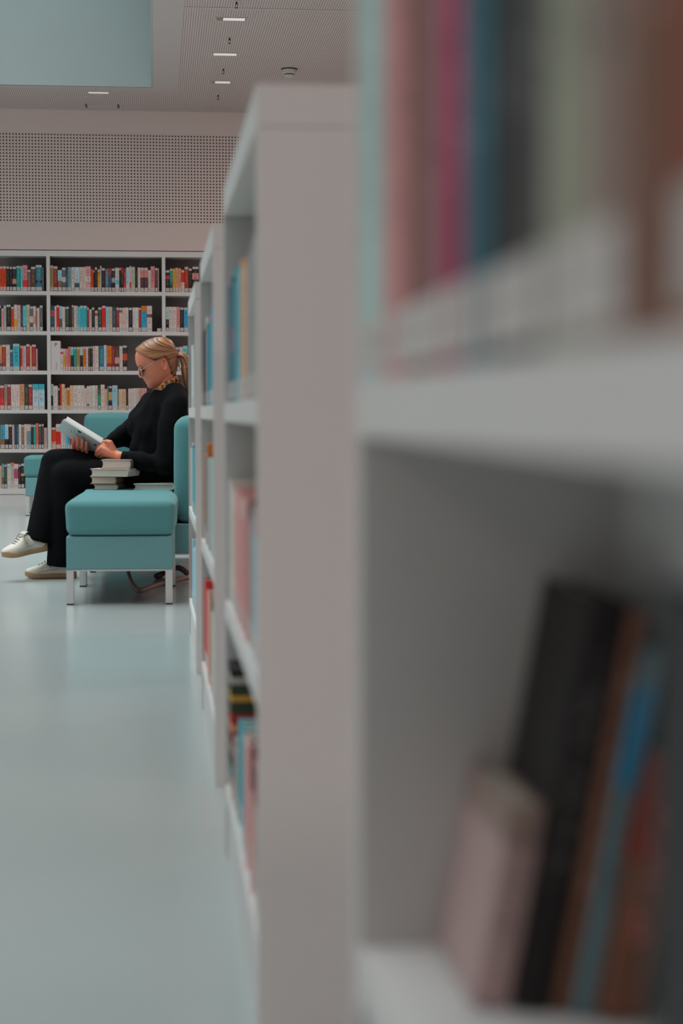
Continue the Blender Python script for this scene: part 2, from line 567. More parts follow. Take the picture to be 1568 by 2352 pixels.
def ordinal(n):
    if n < 20:
        return ORD[n]
    t = {2: 'twenty', 3: 'thirty', 4: 'forty'}[(n + 1) // 10]
    if (n + 1) % 10 == 0:
        return t[:-1] + 'ieth'
    return t + '-' + ORD[(n + 1) % 10 - 1]

def cover_tones(o, A, B=None, lo=2.0, hi=3.0, T=None, k=2.6):
    a = alb(PAL[A], k)
    o['tone_main'] = a
    o['tone_second'] = alb(PAL[B], k) if B else a
    o['band_low'] = float(lo)
    o['band_high'] = float(hi)
    if T is None:
        lum = sum(a)
        t = tuple(v * 0.35 for v in a) if lum > 0.7 else tuple(min(.7, v * 1.8 + .10) for v in a)
    else:
        t = alb(PAL[T], k)
    o['tone_print'] = t
    o['seed'] = rnd.uniform(0, 50)

def book_shapes(w, h, d):
    """cover (two boards and a spine at y=0), page block; spine faces -y"""
    tb = min(.0026, w * .14)
    ch = min(.002, w * .25)
    out = [(-w / 2, d), (-w / 2, ch), (-w / 2 + ch, 0), (w / 2 - ch, 0), (w / 2, ch), (w / 2, d)]
    inn = [(-w / 2 + tb, d), (-w / 2 + tb, ch + tb), (-w / 2 + tb + ch * .5, tb), (w / 2 - tb - ch * .5, tb), (w / 2 - tb, ch + tb), (w / 2 - tb, d)]
    vs = [(x, y, z) for z in (0, h) for x, y in out + inn]
    fs = []
    for i in range(5):
        fs.append((i, i + 1, 12 + i + 1, 12 + i))
        fs.append((6 + i, 18 + i, 18 + i + 1, 6 + i + 1))
        fs.append((i, 6 + i, 6 + i + 1, i + 1))
        fs.append((12 + i, 12 + i + 1, 18 + i + 1, 18 + i))
    fs.append((0, 12, 18, 6))
    fs.append((5, 11, 23, 17))
    c = MB().add(vs, fs)
    pg = MB().box(-w / 2 + tb, w / 2 - tb, tb + .0005, d - .003, .003, h - .003)
    return c, pg

def book(loc, w, h, d, rz, label, group, A, B=None, lo=2.0, hi=3.0, T=None, foot=True, head=True, name='book', pages='pages', k=2.6):
    r = root(name, label, 'book', loc, rz, group)
    c, pg = book_shapes(w, h, d)
    co = c.build('cover', M['cover'], r)
    cover_tones(co, A, B, lo, hi, T, k)
    pg.build('page_block', M[pages], r)
    a = max(w / 2 - .003, w * .36)
    if foot:
        MB().box(-a, a, -.0009, .0006, .006, .006 + .03).build('spine_label', M['sticker'], r)
    if head:
        MB().box(-a, a, -.0009, .0006, h - .018 - rnd.uniform(0, .003), h - .001).build('top_label', M['sticker'], r)
    return r

# wall bookcase rows, transcribed as right edge px, top px, colours; '.' = no stickers, '-' no top sticker, '_' gap
ROWS = [
 ('top', 'left', 668, 0, """6.6 612 orange_red;14.8 611.7 orange_red;21.9 612 black;28.8 612.8 black;37.8 612.8 black/peach/.3/.5;47.5 610.8 green_teal;52 611.3 cyan;
 63 609 pink/red/.12/.42 -;71 619.7 charcoal/dark_red/.3/.45;82.2 612.8 dark_brown;96.7 608.7 sea_blue/black/.3/.42;101 614 charcoal ."""),
 ('top', 'middle', 668, 115.1, """122.9 609.7 olive;132.9 611.7 maroon;142.3 620.5 sky_blue/brown/0/.5 -;151.5 614.8 charcoal/white/.4/.6;156.1 613.6 navy -;163.8 613.6 slate -;171.7 613.6 white -;
 182.1 613.6 pale_blue/navy/.1/.35 -;190.9 613.6 white -;197 613.4 white -;208.5 611.7 pinkish/light_grey/.4/.6 -;214.3 618 orange_red -;217.4 621 black;223.9 614 black;230 619 yellow/orange/.75/1;
 233.4 611 white .;241.7 616 black;249.4 617.4 slate_blue -;256.4 616.4 navy/rust/.72/1 -;264.7 616.8 black/grey/.4/.6;273.7 615 white/cyan/.3/.5 -;278.4 615.5 black;283.8 614.5 dark_red/black/0/.8 -;
 289.5 617.4 maroon/red/0/.35 -;297.6 614.5 pale_blue -;301.4 611.3 white/orange_red/.05/.38 -;310 613 grey_green -;316.3 614.5 black -;322.4 614.5 white -;331 615 dusty_rose/purple_black/.1/.6;
 340 615 dusty_rose/purple_black/.1/.6;345.8 620.8 light_grey -;355.9 611.7 pink -;362.2 615.5 dark_brown;365 616 mauve ."""),
 ('top', 'right', 669, 379.8, """389.8 620.8 black/red/.6/.75;396.5 617 green_teal/navy/0/.45;402.8 617 yellow -;409.9 615 peach -;416.2 616.4 peach -;423.5 620.2 red/white/0/.45;433 613 rust;
 441.4 616.8 black;456.4 612.6 black/dusty_rose/.5/.75"""),
 ('second', 'left', 760, 0, """3.4 702 black;8.7 708.5 pinkish;14.8 701.6 grey;25.7 700 black;32.6 704.6 orange_red;39.5 700 white/yellow/0/.45 -;47.5 700.8 mauve -;52.8 700.8 purple_black -;
 60.6 702.3 cyan/navy/0/.2 -;68.9 700 tan;76.5 703.9 charcoal/white/.35/.6;82.4 703.1 white/dusty_rose/.3/.6 -;85.3 709 brown;91.1 707 white -;98.7 701.6 charcoal"""),
 ('second', 'middle', 760, 116.3, """125.5 702 navy/red/.6/.8 -;129.8 703 white -;136.2 700.8 red;143.1 703 sky_blue/charcoal/.1/.5 -;150 704.6 white -;159.2 704.6 dark_green;164.5 700 black -;170 700.8 charcoal;
 175.3 702.3 white -;179 702.3 grey -;183.7 704.6 cyan -;191.6 702.3 teal;200 702.3 teal;204.6 706.2 maroon;210.5 710.8 white -;217.8 706.2 black;225 713.8 white/red/.75/.9;234 706.2 dark_green;
 243.6 702.5 red;251.3 704.4 sky_blue -;258 704.8 cream -;267 705.4 navy -;274 706.4 maroon;281 707.3 white/brown/.8/.92 -;288 706.9 white -;295.3 706.4 white -;304.3 706.9 black;311.5 706.4 light_grey -;
 318.6 706.4 light_grey -;324.7 706.9 maroon;337.7 702.5 blue/orange/.8/1 -;349.2 702.5 white/maroon/.55/.68 -"""),
 ('second', 'right', 761, 380.4, """388 704.8 pale_teal/black/.1/.5 -;396 704.8 white -;405.6 704.8 white -;413.3 704.8 pink -;422.3 706.4 black;432.4 706.4 blue"""),
 ('third', 'left', 851, 0, """4.8 793 peach/charcoal/0/.3 -;14.1 791.8 rust;23 791.8 white;29.9 803 dark_blue;45.3 789.8 teal;46.9 0 _;51.3 794.2 red;55.4 794.2 pinkish -;60.2 794.2 pale_blue -;
 69.1 790.6 dark_red;73.1 794.2 cream -;83.2 791.4 dark_red;86 801 mauve ."""),
 ('third', 'middle', 851, 138.8, """145.6 800.6 white/red/.75/.85 -;150.7 801 yellow/white/.7/1 -;156.3 801 pink -;162.4 796.3 salmon -;169.2 796.5 black/cyan/.65/.95;175.7 797 green_teal;183.7 797 olive;
 190.5 796.7 black/pale_blue/.65/1;198 796.3 orange;202.3 796.3 white -;207.1 795.5 purple_black;213 795.5 black;218.4 795 mauve -;226.8 794.8 white -;228.2 0 _;238.8 794 sea_blue -;244.7 792.6 pale_blue -;
 256.6 794 orange/rust/0/.3 -;264 795.3 maroon -;274 795.7 dark_brown/pinkish/.3/.55 -;281.8 794.9 white -;292 793.6 black/orange_red/.42/.68"""),
 ('third', 'right', 852, 403, """412.4 797.4 charcoal;419.4 796.8 white -;431 794.2 black/cyan/.7/.95"""),
 ('fourth', 'left', 941, 0, """10 885.6 dark_red/red/0/.5;17 882.7 taupe -;25.5 883.1 maroon;35.6 883.1 white -;45.7 883.1 white -;56.6 882.2 peach -;65.5 882.7 dark_green -;75.2 883.1 dark_red;
 88.5 882.3 pale_blue/teal/.78/1 -;102.6 882.3 pale_blue/teal/.78/1 -"""),
 ('fourth', 'middle', 941, 117.3, """122.2 882.2 black/pale_teal/.55/1 -;132.9 886.3 white -;137.6 891.4 black;142 882.2 red -;148.8 882.2 cream -;153.8 892 tan -;160.9 890.4 orange;168.6 885.3 cream -;178.6 885.1 white -;
 186.2 885.1 light_grey -;193.7 885.1 white -;199.2 891.6 white -;204.9 886.8 white/charcoal/.1/.25 -;211.7 885.8 white -;218.9 885.3 light_grey -;225 885.3 white -;231.1 885.3 green/dark_green/.6/1 -;
 240.3 883.5 white -;246.1 893.5 cream -;250 886.9 slate_blue -;257.3 886.9 black/gold/.4/.75;269.8 885.3 sky_blue;272.2 893.6 brown -;276.4 893.6 cream -;280.5 893.6 white -;285 893.6 cream -;289.5 893.6 cream -;
 294.6 892.7 black -;300.8 892.7 white -;306.6 892.3 white -;311.6 891.9 light_grey -;316.6 891.9 white -;321.2 891.5 white -;326.1 891.5 pinkish -;331.1 891.5 cream -;337 891.5 pinkish -"""),
 ('fifth', 'left', 1031, 0, """2.1 976.6 olive -;11.2 976 blue/brown/0/.4 -;19.7 975 black/pale_blue/.4/1 -;28.2 975 black;33 975.5 mauve -;37.5 975 navy -;43 975 navy -;49.4 975 light_grey -;55.8 976 brown;
 61.3 974.5 white -;66.7 974.5 slate/white/.72/1;71.2 974.5 slate/white/.72/1;77 975.5 black;82.4 975.5 green_teal;89 972.3 salmon -;95.5 974.5 dark_brown;101.5 974 purple_black;109 982.4 mauve ."""),
 ('fifth', 'middle', 1031, 118, """128.6 981.9 orange_red/peach/0/.35;140 974 red/white/.7/1 -;145.5 982 white -;151.3 983 white -;155 983 cyan -;160.8 984 blue -;171 984 red -"""),
 ('bottom', 'left', 1122, 0, """4.8 1070 cream -;10.1 1065.3 slate/charcoal/0/.45 -;16.5 1066.9 dark_green;25 1065.3 white/cyan/.85/.93 -;32.4 1062.7 grey/salmon/.86/1 -;42.3 1065.8 white/magenta/.4/.8 -;48.4 1066.9 black;
 56.3 1064.8 black/gold/.5/.6"""),
]
BAYW = 1.0121
BX0 = -0.915 - BAYW    # left edge of the left bay

def wall_bay(i, label):
    x0 = BX0 + i * BAYW
    r = root('bookcase', label, 'bookcase', (x0 + BAYW / 2, YB, 0), group='bays of the wall bookcase')
    a, tp = BAYW / 2, .0152
    D = .32
    for s in (-1, 1):
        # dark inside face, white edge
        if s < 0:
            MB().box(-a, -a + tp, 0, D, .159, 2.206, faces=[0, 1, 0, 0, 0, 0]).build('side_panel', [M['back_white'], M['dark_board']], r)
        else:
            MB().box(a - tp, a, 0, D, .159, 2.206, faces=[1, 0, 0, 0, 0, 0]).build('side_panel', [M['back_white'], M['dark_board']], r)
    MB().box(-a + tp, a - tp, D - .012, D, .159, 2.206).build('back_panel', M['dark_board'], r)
    for zt in (1.898, 1.547, 1.199, .855, .509):
        MB().box(-a + tp, a - tp, .001, D - .012, zt - .033, zt).build('shelf', M['back_white'], r)
    MB().box(-a, a, 0, D, .108, .159).build('bottom_shelf', M['back_white'], r)
    MB().box(-a, a, .006, D, 0, .105).build('plinth', M['back_white'], r)
    MB().box(-a, a, 0, D, 2.206, 2.254).build('top_panel', M['back_white'], r)
    return r
wall_bay(0, 'white wall bookcase bay at the left edge, dark inside, its bottom shelf half filled')
wall_bay(1, 'white wall bookcase bay between the two uprights, with the P divider on its third shelf')
wall_bay(2, 'white wall bookcase bay on the right, behind the ponytail')
for i in (-1, 3):
    pass

struct(MB().box(XL, BX0 - .001, YB, YB + .3, 0, 2.262).box(BX0 + 3 * BAYW + .001, XR, YB, YB + .3, 0, 2.262).build('wall_beside_bookcase', M['wall']))
GROUP = 'books in the wall bookcase'
for shelf, bay, zpx, startpx, txt in ROWS:
    px0 = startpx
    n = 0
    zs = at(200, zpx, YB).z
    zs = {'top': 1.898, 'second': 1.547, 'third': 1.199, 'fourth': .855, 'fifth': .509, 'bottom': .159}[shelf]
    for e in txt.replace('\n', ' ').split(';'):
        q = e.split()
        px1, top, c = float(q[0]), float(q[1]), q[2]
        fl = q[3] if len(q) > 3 else ''
        if c == '_':
            px0 = px1
            continue
        cs = c.replace('_', ' ').split('/')
        yb = YB + .012 + rnd.uniform(0, .012)
        xa, xb = at(px0, zpx, yb).x, at(px1, zpx, yb).x
        h = max(.12, at((px0 + px1) / 2, top, yb).z - zs)
        wdt = xb - xa - .0008
        lab = '%s book, %s from left on %s shelf of %s wall bay' % (cs[0], ordinal(n), shelf, bay)
        if len(cs) > 1:
            lab = '%s book with %s band, %s from left, %s shelf, %s wall bay' % (cs[0], cs[1], ordinal(n), shelf, bay)
        if fl == '.':
            lab = 'thin %s book without labels, %s from left on %s shelf of %s wall bay' % (cs[0], ordinal(n), shelf, bay)
        light = cs[0] in ('white', 'cream', 'light grey', 'peach', 'pale blue', 'pink')
        book(((xa + xb) / 2, yb, zs), wdt, h, rnd.uniform(.125, .15), 0, lab, GROUP, cs[0], cs[1] if len(cs) > 1 else None,
             float(cs[2]) if len(cs) > 2 else 2.0, float(cs[3]) if len(cs) > 3 else 3.0, foot=fl != '.', head=fl == '')
        px0 = px1
        n += 1

# a small pale card left at the end of the second shelf
pc_ = at(366, 760, YB + .03)
tag(MB().box(pc_.x - .019, pc_.x + .019, YB + .03, YB + .10, 1.5472, 1.577).build('index_box', M['sign']), 'small pale box at the right end of the second shelf of the middle wall bay', 'box')

# white shelf divider with the letter P
pa, pb = at(116.6, 851, YB + .008), at(138.4, 783, YB + .008)
r = root('shelf_divider', 'white upright shelf divider with a black letter P on third shelf', 'shelf divider', ((pa.x + pb.x) / 2, YB + .008, 1.199))
dw, dh = pb.x - pa.x, pb.z - 1.199
MB().box(-dw / 2, dw / 2, 0, .16, 0, dh).build('board', M['sign'], r)
def text_obj(body, size, loc, rot, mat, parent, name):
    cu = bpy.data.curves.new(name, 'FONT')
    cu.body = body
    cu.size = size
    cu.align_x = 'CENTER'
    cu.align_y = 'CENTER'
    cu.extrude = .0004
    o = bpy.data.objects.new(name, cu)
    COL.objects.link(o)
    dg = bpy.context.evaluated_depsgraph_get()
    me = bpy.data.meshes.new_from_object(o.evaluated_get(dg))
    bpy.data.objects.remove(o)
    me.materials.clear()
    me.materials.append(mat)
    o = bpy.data.objects.new(name, me)
    COL.objects.link(o)
    o.parent = parent
    o.location = loc
    o.rotation_euler = rot
    return o
text_obj('P', .046, (.003, -.0006, dh - .036), (PI / 2, 0, 0), M['ink'], r, 'letter')
text_obj('Romane', .019, (.006, -.0006, .041), (PI / 2, -PI / 2, 0), M['pale_ink'], r, 'lettering')

# -------------------------------------------- free-standing bookcases (right)
FX = 0.13               # their front plane, facing the aisle
SH = {'top': .84, 'middle': .477, 'bottom': .135}
def row_case(y0, y1, label):
    r = root('bookcase', label, 'bookcase', (FX + .18, (y0 + y1) / 2, 0), group='free-standing bookcases in line')
    L = (y1 - y0) / 2
    tp, W = .022, .18
    for s in (-1, 1):
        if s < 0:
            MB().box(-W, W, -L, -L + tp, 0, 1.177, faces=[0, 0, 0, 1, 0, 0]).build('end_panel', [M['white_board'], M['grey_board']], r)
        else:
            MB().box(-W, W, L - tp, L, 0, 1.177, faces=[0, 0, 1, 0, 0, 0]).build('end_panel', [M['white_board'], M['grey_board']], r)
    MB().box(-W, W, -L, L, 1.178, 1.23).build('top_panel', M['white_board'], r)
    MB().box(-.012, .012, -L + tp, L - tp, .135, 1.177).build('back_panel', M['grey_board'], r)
    for z, th in ((.84, .034), (.477, .032)):
        for s in (-1, 1):
            MB().box(min(s * .0125, s * W), max(s * .0125, s * W), -L + tp, L - tp, z - th, z).build('shelf', M['white_board'], r)
    MB().box(-W, W, -L + tp, L - tp, .105, .135).build('bottom_shelf', M['white_board'], r)
    MB().box(-W + .004, W - .004, -L + tp, L - tp, 0, .104).build('plinth', M['white_board'], r)
    return r
UNITS = {'closest': (.09, 1.175), 'second': (2.297, 3.38), 'third': (3.99, 5.07), 'farthest': (5.74, 6.82)}
row_case(*UNITS['closest'], 'white bookcase right beside the camera, filling the right half of the picture')
row_case(*UNITS['second'], 'white free-standing bookcase whose pale end panel stands left of the closest one')
row_case(*UNITS['third'], 'white free-standing bookcase, third in the line, seen as a thin slice')
row_case(*UNITS['farthest'], 'white free-standing bookcase farthest along the line, beside the teal seats')

STUFF_KEYS = set("""second-top-3 second-top-11 second-top-14 second-top-18 second-top-20 second-top-21 second-top-22 second-middle-8 second-middle-16 second-middle-22 second-bottom-17 second-bottom-18 third-top-6 third-top-13 third-top-14 third-top-15 third-middle-9 third-middle-11 third-middle-12 third-middle-13 third-middle-14 third-middle-15 third-bottom-2 third-bottom-12 third-bottom-13 third-bottom-14 farthest-top-1 farthest-top-5 farthest-top-7 farthest-top-9 farthest-top-10 farthest-middle-7 farthest-middle-8 farthest-middle-9 farthest-middle-10 farthest-bottom-9 farthest-bottom-10 closest-top-19 second-top-8 third-top-1 farthest-bottom-7 second-middle-5 third-middle-6 third-top-4 third-middle-2 third-top-12 farthest-top-8 farthest-middle-6 farthest-bottom-8 third-bottom-0 farthest-bottom-4 farthest-middle-1 third-top-3 farthest-bottom-0 third-bottom-11 third-top-11 third-top-9 second-bottom-16 farthest-bottom-3 second-top-15 second-middle-2 farthest-top-4 farthest-top-3 farthest-bottom-6 third-middle-4 third-middle-7 farthest-middle-0 farthest-middle-2 third-bottom-7 third-bottom-9 third-middle-3 third-bottom-3 farthest-middle-3 third-top-2 farthest-top-6 second-bottom-9 third-top-7 second-top-0 farthest-middle-5 farthest-bottom-5 farthest-middle-4 farthest-top-0 third-bottom-6 third-middle-0 farthest-bottom-1 farthest-bottom-2 second-bottom-12 second-middle-19""".split())
MERGED = []
def row_books(unit, shelf, spec, y1, ymin, setback=.006, k=2.2):
    """spec from the far end towards the camera: (colour, thickness, height)"""
    y = y1
    for n, (c, w, h) in enumerate(spec):
        if y - w < ymin:
            break
        cs = c.split('/')
        lab = '%s book, %s from far end on %s shelf of %s free-standing bookcase' % (cs[0], ordinal(n), shelf, unit)
        if len(cs) > 1:
            lab = '%s book with %s band, %s from far end, %s shelf, %s free-standing bookcase' % (cs[0], cs[1], ordinal(n), shelf, unit)
        loc = (FX + setback + rnd.uniform(0, .006 if setback > .005 else .003), y - w / 2, SH[shelf])
        d = rnd.uniform(.125, .145)
        if '%s-%s-%d' % (unit, shelf, n) in STUFF_KEYS:
            MERGED.append((loc, w - .001, h, d, cs[0], k))
        else:
            o = book(loc, w - .001, h, d, -PI / 2, lab,
                 'books in the free-standing bookcases', cs[0], cs[1] if len(cs) > 1 else None,
                 float(cs[2]) if len(cs) > 2 else 2.0, float(cs[3]) if len(cs) > 3 else 3.0, head=False, k=k, foot=not (unit == 'closest' and cs[0] in ('brown', 'rust')))
        y -= w

def strips(unit, shelf, table, tlo, thi, hlo, hhi, y1=None):
    """table: distance along the case where each colour ends, far end first"""
    e = UNITS[unit][1] - .024 if y1 is None else y1
    m = UNITS[unit][0] + .03
    rows = [(float(t.split(':')[0]), t.split(':')[1].split('+'), t.split(':')[2:] ) for t in table.replace('_', ' ').split(';')]
    y, spec, i = e, [], 0
    while y > m:
        w = rnd.uniform(tlo, thi)
        h = rnd.uniform(hlo, hhi)
        for lim, cs, ex in rows:
            if y - w / 2 >= lim:
                break
        if ex:
            h = float(ex[0])
        spec.append((cs[i % len(cs)].strip(), w, h))
        i += 1
        y -= w
    row_books(unit, shelf, spec, e, m)

def lying_book(x, y, z, w, h, d, label, A, k=2.2):
    r = root('lying_book', label, 'book', (x, y, z + w / 2), 0, 'lying books in the free-standing bookcases')
    r.rotation_euler = (0, PI / 2, 0)
    c, pg = book_shapes(w, h, d)
    co = c.build('cover', M['cover'], r)
    cover_tones(co, A, k=k)
    pg.build('page_block', M['pages'], r)

# second bookcase
strips('second', 'top', '3.12:slate_blue+sea_blue+navy/red/.4/.6+slate;2.97:teal+slate+cyan;2.74:peach+cream;2.62:grey+taupe;2.46:slate+grey;2.2:pale_teal+light_grey', .036, .05, .2, .225)
strips('second', 'middle', '3.17:light_grey+white;2.84:pinkish+peach/white/.85/1+pinkish/white/.85/1;2.76:pinkish;2.6:taupe+grey/black/.88/1;2.2:pale_blue/black/.88/1+slate/black/.88/1+pale_blue/salmon/.8/1', .036, .05, .2, .225)
strips('second', 'bottom', '3.05:taupe+grey:.12;2.84:teal:.175;2.64:white+pinkish:.185;2.5:pinkish/maroon/.7/1+white/maroon/.7/1;2.2:slate+maroon', .036, .05, .19, .22, y1=3.205)
z = SH['bottom']
for nn, (A, w) in enumerate((('white', .02), ('grey', .018), ('slate', .02), ('charcoal', .018), ('taupe', .02), ('maroon', .022), ('peach', .014), ('dark red', .019), ('dark green', .02), ('gold', .012), ('dark green', .018), ('grey', .014), ('black', .013))):
    lying_book(.134, 3.215, z, w, .15, .135, '%s book, %s from bottom of the lying pile in the second free-standing bookcase' % (A, ordinal(nn)), A)
    z += w + .0004
# third bookcase
strips('third', 'top', '4.95:black/orange/0/.35;4.8:black;4.7:white;4.45:teal+sea_blue;3.9:blue+slate_blue', .055, .075, .2, .23)
strips('third', 'middle', '4.95:peach:.235;4.8:white+charcoal/white/.1/.9:.235;4.6:light_grey:.235;4.3:grey+pale_teal:.235;3.9:white+light_grey:.235', .055, .075, .22, .235)
strips('third', 'bottom', '4.75:red;4.6:peach+pinkish;4.35:taupe+light_grey;4.1:light_grey/black/.75/.95+taupe;3.9:grey', .055, .075, .2, .235)
lying_book(.134, 4.58, SH['middle'] + .2354, .031, .14, .12, 'orange book lying flat on top of the row in the third free-standing bookcase', 'orange')
# farthest bookcase
strips('farthest', 'top', '6.5:charcoal+white;6.2:white+light_grey;5.95:teal/salmon/.0/.4;5.7:pale_blue', .075, .1, .2, .23)
strips('farthest', 'middle', '6.5:white/charcoal/.06/.94;6.05:teal/salmon/.55/.92;5.7:light_grey+white', .075, .1, .21, .24)
strips('farthest', 'bottom', '6.6:dark_red/white/.85/.95;6.2:sky_blue/maroon/.85/1;5.95:sky_blue/white/.6/.8;5.7:maroon/black/.7/1', .075, .1, .2, .235)
# closest bookcase: an upright row on its top shelf
near = []
for c, tot, n, h in (('pale teal', .099, 3, .285), ('pinkish', .095, 3, .27), ('maroon', .055, 1, .28), ('taupe', .045, 1, .29), ('magenta', .082, 2, .27),
                     ('sea blue', .054, 2, .28), ('black', .074, 2, .29), ('charcoal', .032, 1, .27), ('grey green', .06, 2, .29),
                     ('taupe', .049, 1, .28), ('brown', .05, 1, .28), ('rust', .05, 1, .29)):
    for k in range(n):
        near.append((c, tot / n, h + rnd.uniform(-.004, .004)))
row_books('closest', 'top', near, UNITS['closest'][1] - .0225, .3, .001, 1.7)

# the thinnest slices of all, merged
if MERGED:
    mb, cols_ = MB(), []
    for (x, y, z), w, h, d, A, k in MERGED:
        n0 = len(mb.v)
        c, pg = book_shapes(w, h, d)
        for src, tone in ((c, alb(PAL[A], k)), (pg, (.62, .535, .455))):
            vs = [(x + v[1], y - v[0], z + v[2]) for v in src.v]
            mb.add(vs, src.f)
            cols_ += [(*tone, 1)] * len(vs)
        a = w * .4
        vs = [(x - .0009 + dy, y + s * a, z + zz) for dy in (0, .0015) for s in (-1, 1) for zz in (.006, .036)]
        mb.add(vs, [(0, 1, 3, 2), (4, 6, 7, 5), (0, 4, 5, 1), (2, 3, 7, 6), (0, 2, 6, 4), (1, 5, 7, 3)])
        cols_ += [(.6, .55, .53, 1)] * 8
    m, nt, b = new_mat('many_covers')
    at_c = N(nt, 'ShaderNodeAttribute', attribute_type='GEOMETRY')
    at_c.attribute_name = 'cover_tone'
    nt.links.new(at_c.outputs['Color'], b.inputs['Base Color'])
    b.inputs['Roughness'].default_value = .55
    o = mb.build('books', m)
    ca = o.data.attributes.new('cover_tone', 'FLOAT_COLOR', 'POINT')
    ca.data.foreach_set('color', [q for c_ in cols_ for q in c_])
    o['kind'] = 'stuff'
    tag(o, 'remaining narrow slices of books in the three farther free-standing bookcases', 'books')


# leaning books in its middle compartment, resting against the back panel
def leaning(xb, y, w, h, d, lean, label, A, B=None, lo=2.0, hi=3.0):
    """a book on its foot, boards facing the aisle, head tipped away from the aisle against the back panel; spine towards the camera"""
    rt = root('leaning_book', label, 'book', (xb, y, SH['middle'] + w / 2 * math.sin(lean) + .0004), 0, 'leaning books in the closest bookcase')
    rt.rotation_euler = (0, lean, 0)
    c, pg = book_shapes(w, h, d)
    co = c.build('cover', M['cover'], rt)
    cover_tones(co, A, B, lo, hi, k=1.9)
    pg.build('page_block', M['pages'], rt)
    return rt
LN = math.radians(10.5)
# far to near the back panel the tilt is shared, feet side by side
x = .18
for (w, h, y, A, B, lo, hi, lb) in (
        (.022, .118, 1.02, 'taupe', 'mauve', 0, .8, 'short taupe book with a pale lower half, leaning foremost towards the aisle'),
        (.022, .240, 1.012, 'black', None, 2, 3, 'tall black book leaning second from the aisle in the closest bookcase'),
        (.009, .234, 1.008, 'brown', None, 2, 3, 'thin brown book leaning behind the tall black book'),
        (.011, .212, 1.0, 'slate', 'blue', .62, .9, 'slate book with blue band leaning fourth from the aisle'),
        (.024, .150, .99, 'rust', 'brown', 0, .6, 'short rust brown book leaning closest to the back panel')):
    leaning(x + w / 2, y, w, h, .13, LN, lb, A, B, lo, hi)
    x += (w + .0006) / math.cos(LN)
r = root('file_box', 'dark grey upright file box on middle shelf at right picture edge', 'file box', (.205, .465, SH['middle']))
fb = MB()
fb.box(-.05, .05, -.09, -.087, 0, .29).box(-.05, .05, .087, .09, 0, .29).box(-.05, -.047, -.087, .087, 0, .29).box(.047, .05, -.087, .087, 0, .29).box(-.047, .047, -.087, .087, 0, .004)
fb.build('shell', plain('dark_card', (.05, .05, .052), .7, .2), r)
# ------------------------------------------------------------- teal seats
def square_leg(r, x0, y0, h=.147, w=.03):
    l = MB().box(x0, x0 + w, y0, y0 + w, .006, h).build('leg', M['metal'], r)
    MB().box(x0, x0 + w, y0, y0 + w, 0, .006).build('foot_pad', M['black'], l)
    return l

SEATDIR = -math.radians(1.53)
S0 = on_z(153, 1390, 0)
def seat_point(lx, ly, z=0.0):
    c, s = math.cos(SEATDIR), math.sin(SEATDIR)
    return Vector((S0.x + c * lx - s * ly, S0.y + s * lx + c * ly, z))

SW = .452
r = root('ottoman', 'teal upholstered ottoman on square metal legs with books on its far end', 'ottoman', seat_point(0, 0), SEATDIR)
L = .872
rbox((-.004, SW + .012, -.004, L, .297, .447), .03, 'cushion', M['teal_fabric'], r, bulge=.010, seg=4, taper=(.45, .035))
rbox((0, SW, .002, L - .004, .152, .295), .006, 'base', M['teal_base'], r, seg=2)
MB().box(.004, SW - .004, .006, L - .008, .1445, .152).build('frame', M['metal'], r)
MB().box(.031, SW - .031, .034, L - .034, .1425, .1444).build('shade_sheet', M['shade_sheet'], r)  # added sheet, keeps the floor below dark
for x in (0, SW - .03):
    for y in (0, .83):
        square_leg(r, x, y)

r = root('sofa', 'teal sofa with the reading woman on it, seat joined to the ottoman', 'sofa', seat_point(0, L + .004), SEATDIR)
L2 = 1.7  # unseen far end lengthened to block bright reflections under the seats
rbox((-.004, SW - .006, 0, L2, .297, .447), .03, 'cushion', M['teal_fabric'], r, bulge=.004, seg=4, taper=(.45, .035))
rbox((0, SW + .13, .002, L2 - .004, .152, .295), .006, 'base', M['teal_base'], r, seg=2)
rbox((SW - .004, SW + .14, 0, L2, .297, .803), .055, 'backrest', M['teal_fabric'], r, bulge=.012, seg=4)
MB().box(.004, SW + .126, .006, L2 - .008, .1445, .152).build('frame', M['metal'], r)
MB().box(.031, SW + .10, .062, L2 - .06, .1425, .1444).build('shade_sheet', M['shade_sheet'], r)
for x in (0, SW + .1):
    for y in (.03, .745, 1.64):
        square_leg(r, x, y)

c0 = on_z(57, 1185, 0)
r = root('sofa', 'teal sofa in the background between the woman and the wall bookcase', 'sofa', (c0.x, c0.y, 0), 0)
W2 = 1.3
zt = at(80, 1048, c0.y).z
rbox((-.004, W2, -.004, .52, .31, zt), .03, 'cushion', M['teal_fabric'], r, bulge=.008, seg=4)
rbox((.006, W2 - .01, .002, .515, .157, .308), .006, 'base', M['teal_base'], r, seg=2)
ba, bb = at(195, 950, c0.y + .4), at(300, 950, c0.y + .4)
rbox((ba.x - c0.x, ba.x - c0.x + .42, .33, .50, zt - .02, ba.z), .045, 'backrest', M['teal_fabric'], r, bulge=.012, seg=4)
for x in (.006, W2 - .05):
    for y in (0, .47):
        square_leg(r, x, y, h=.157)

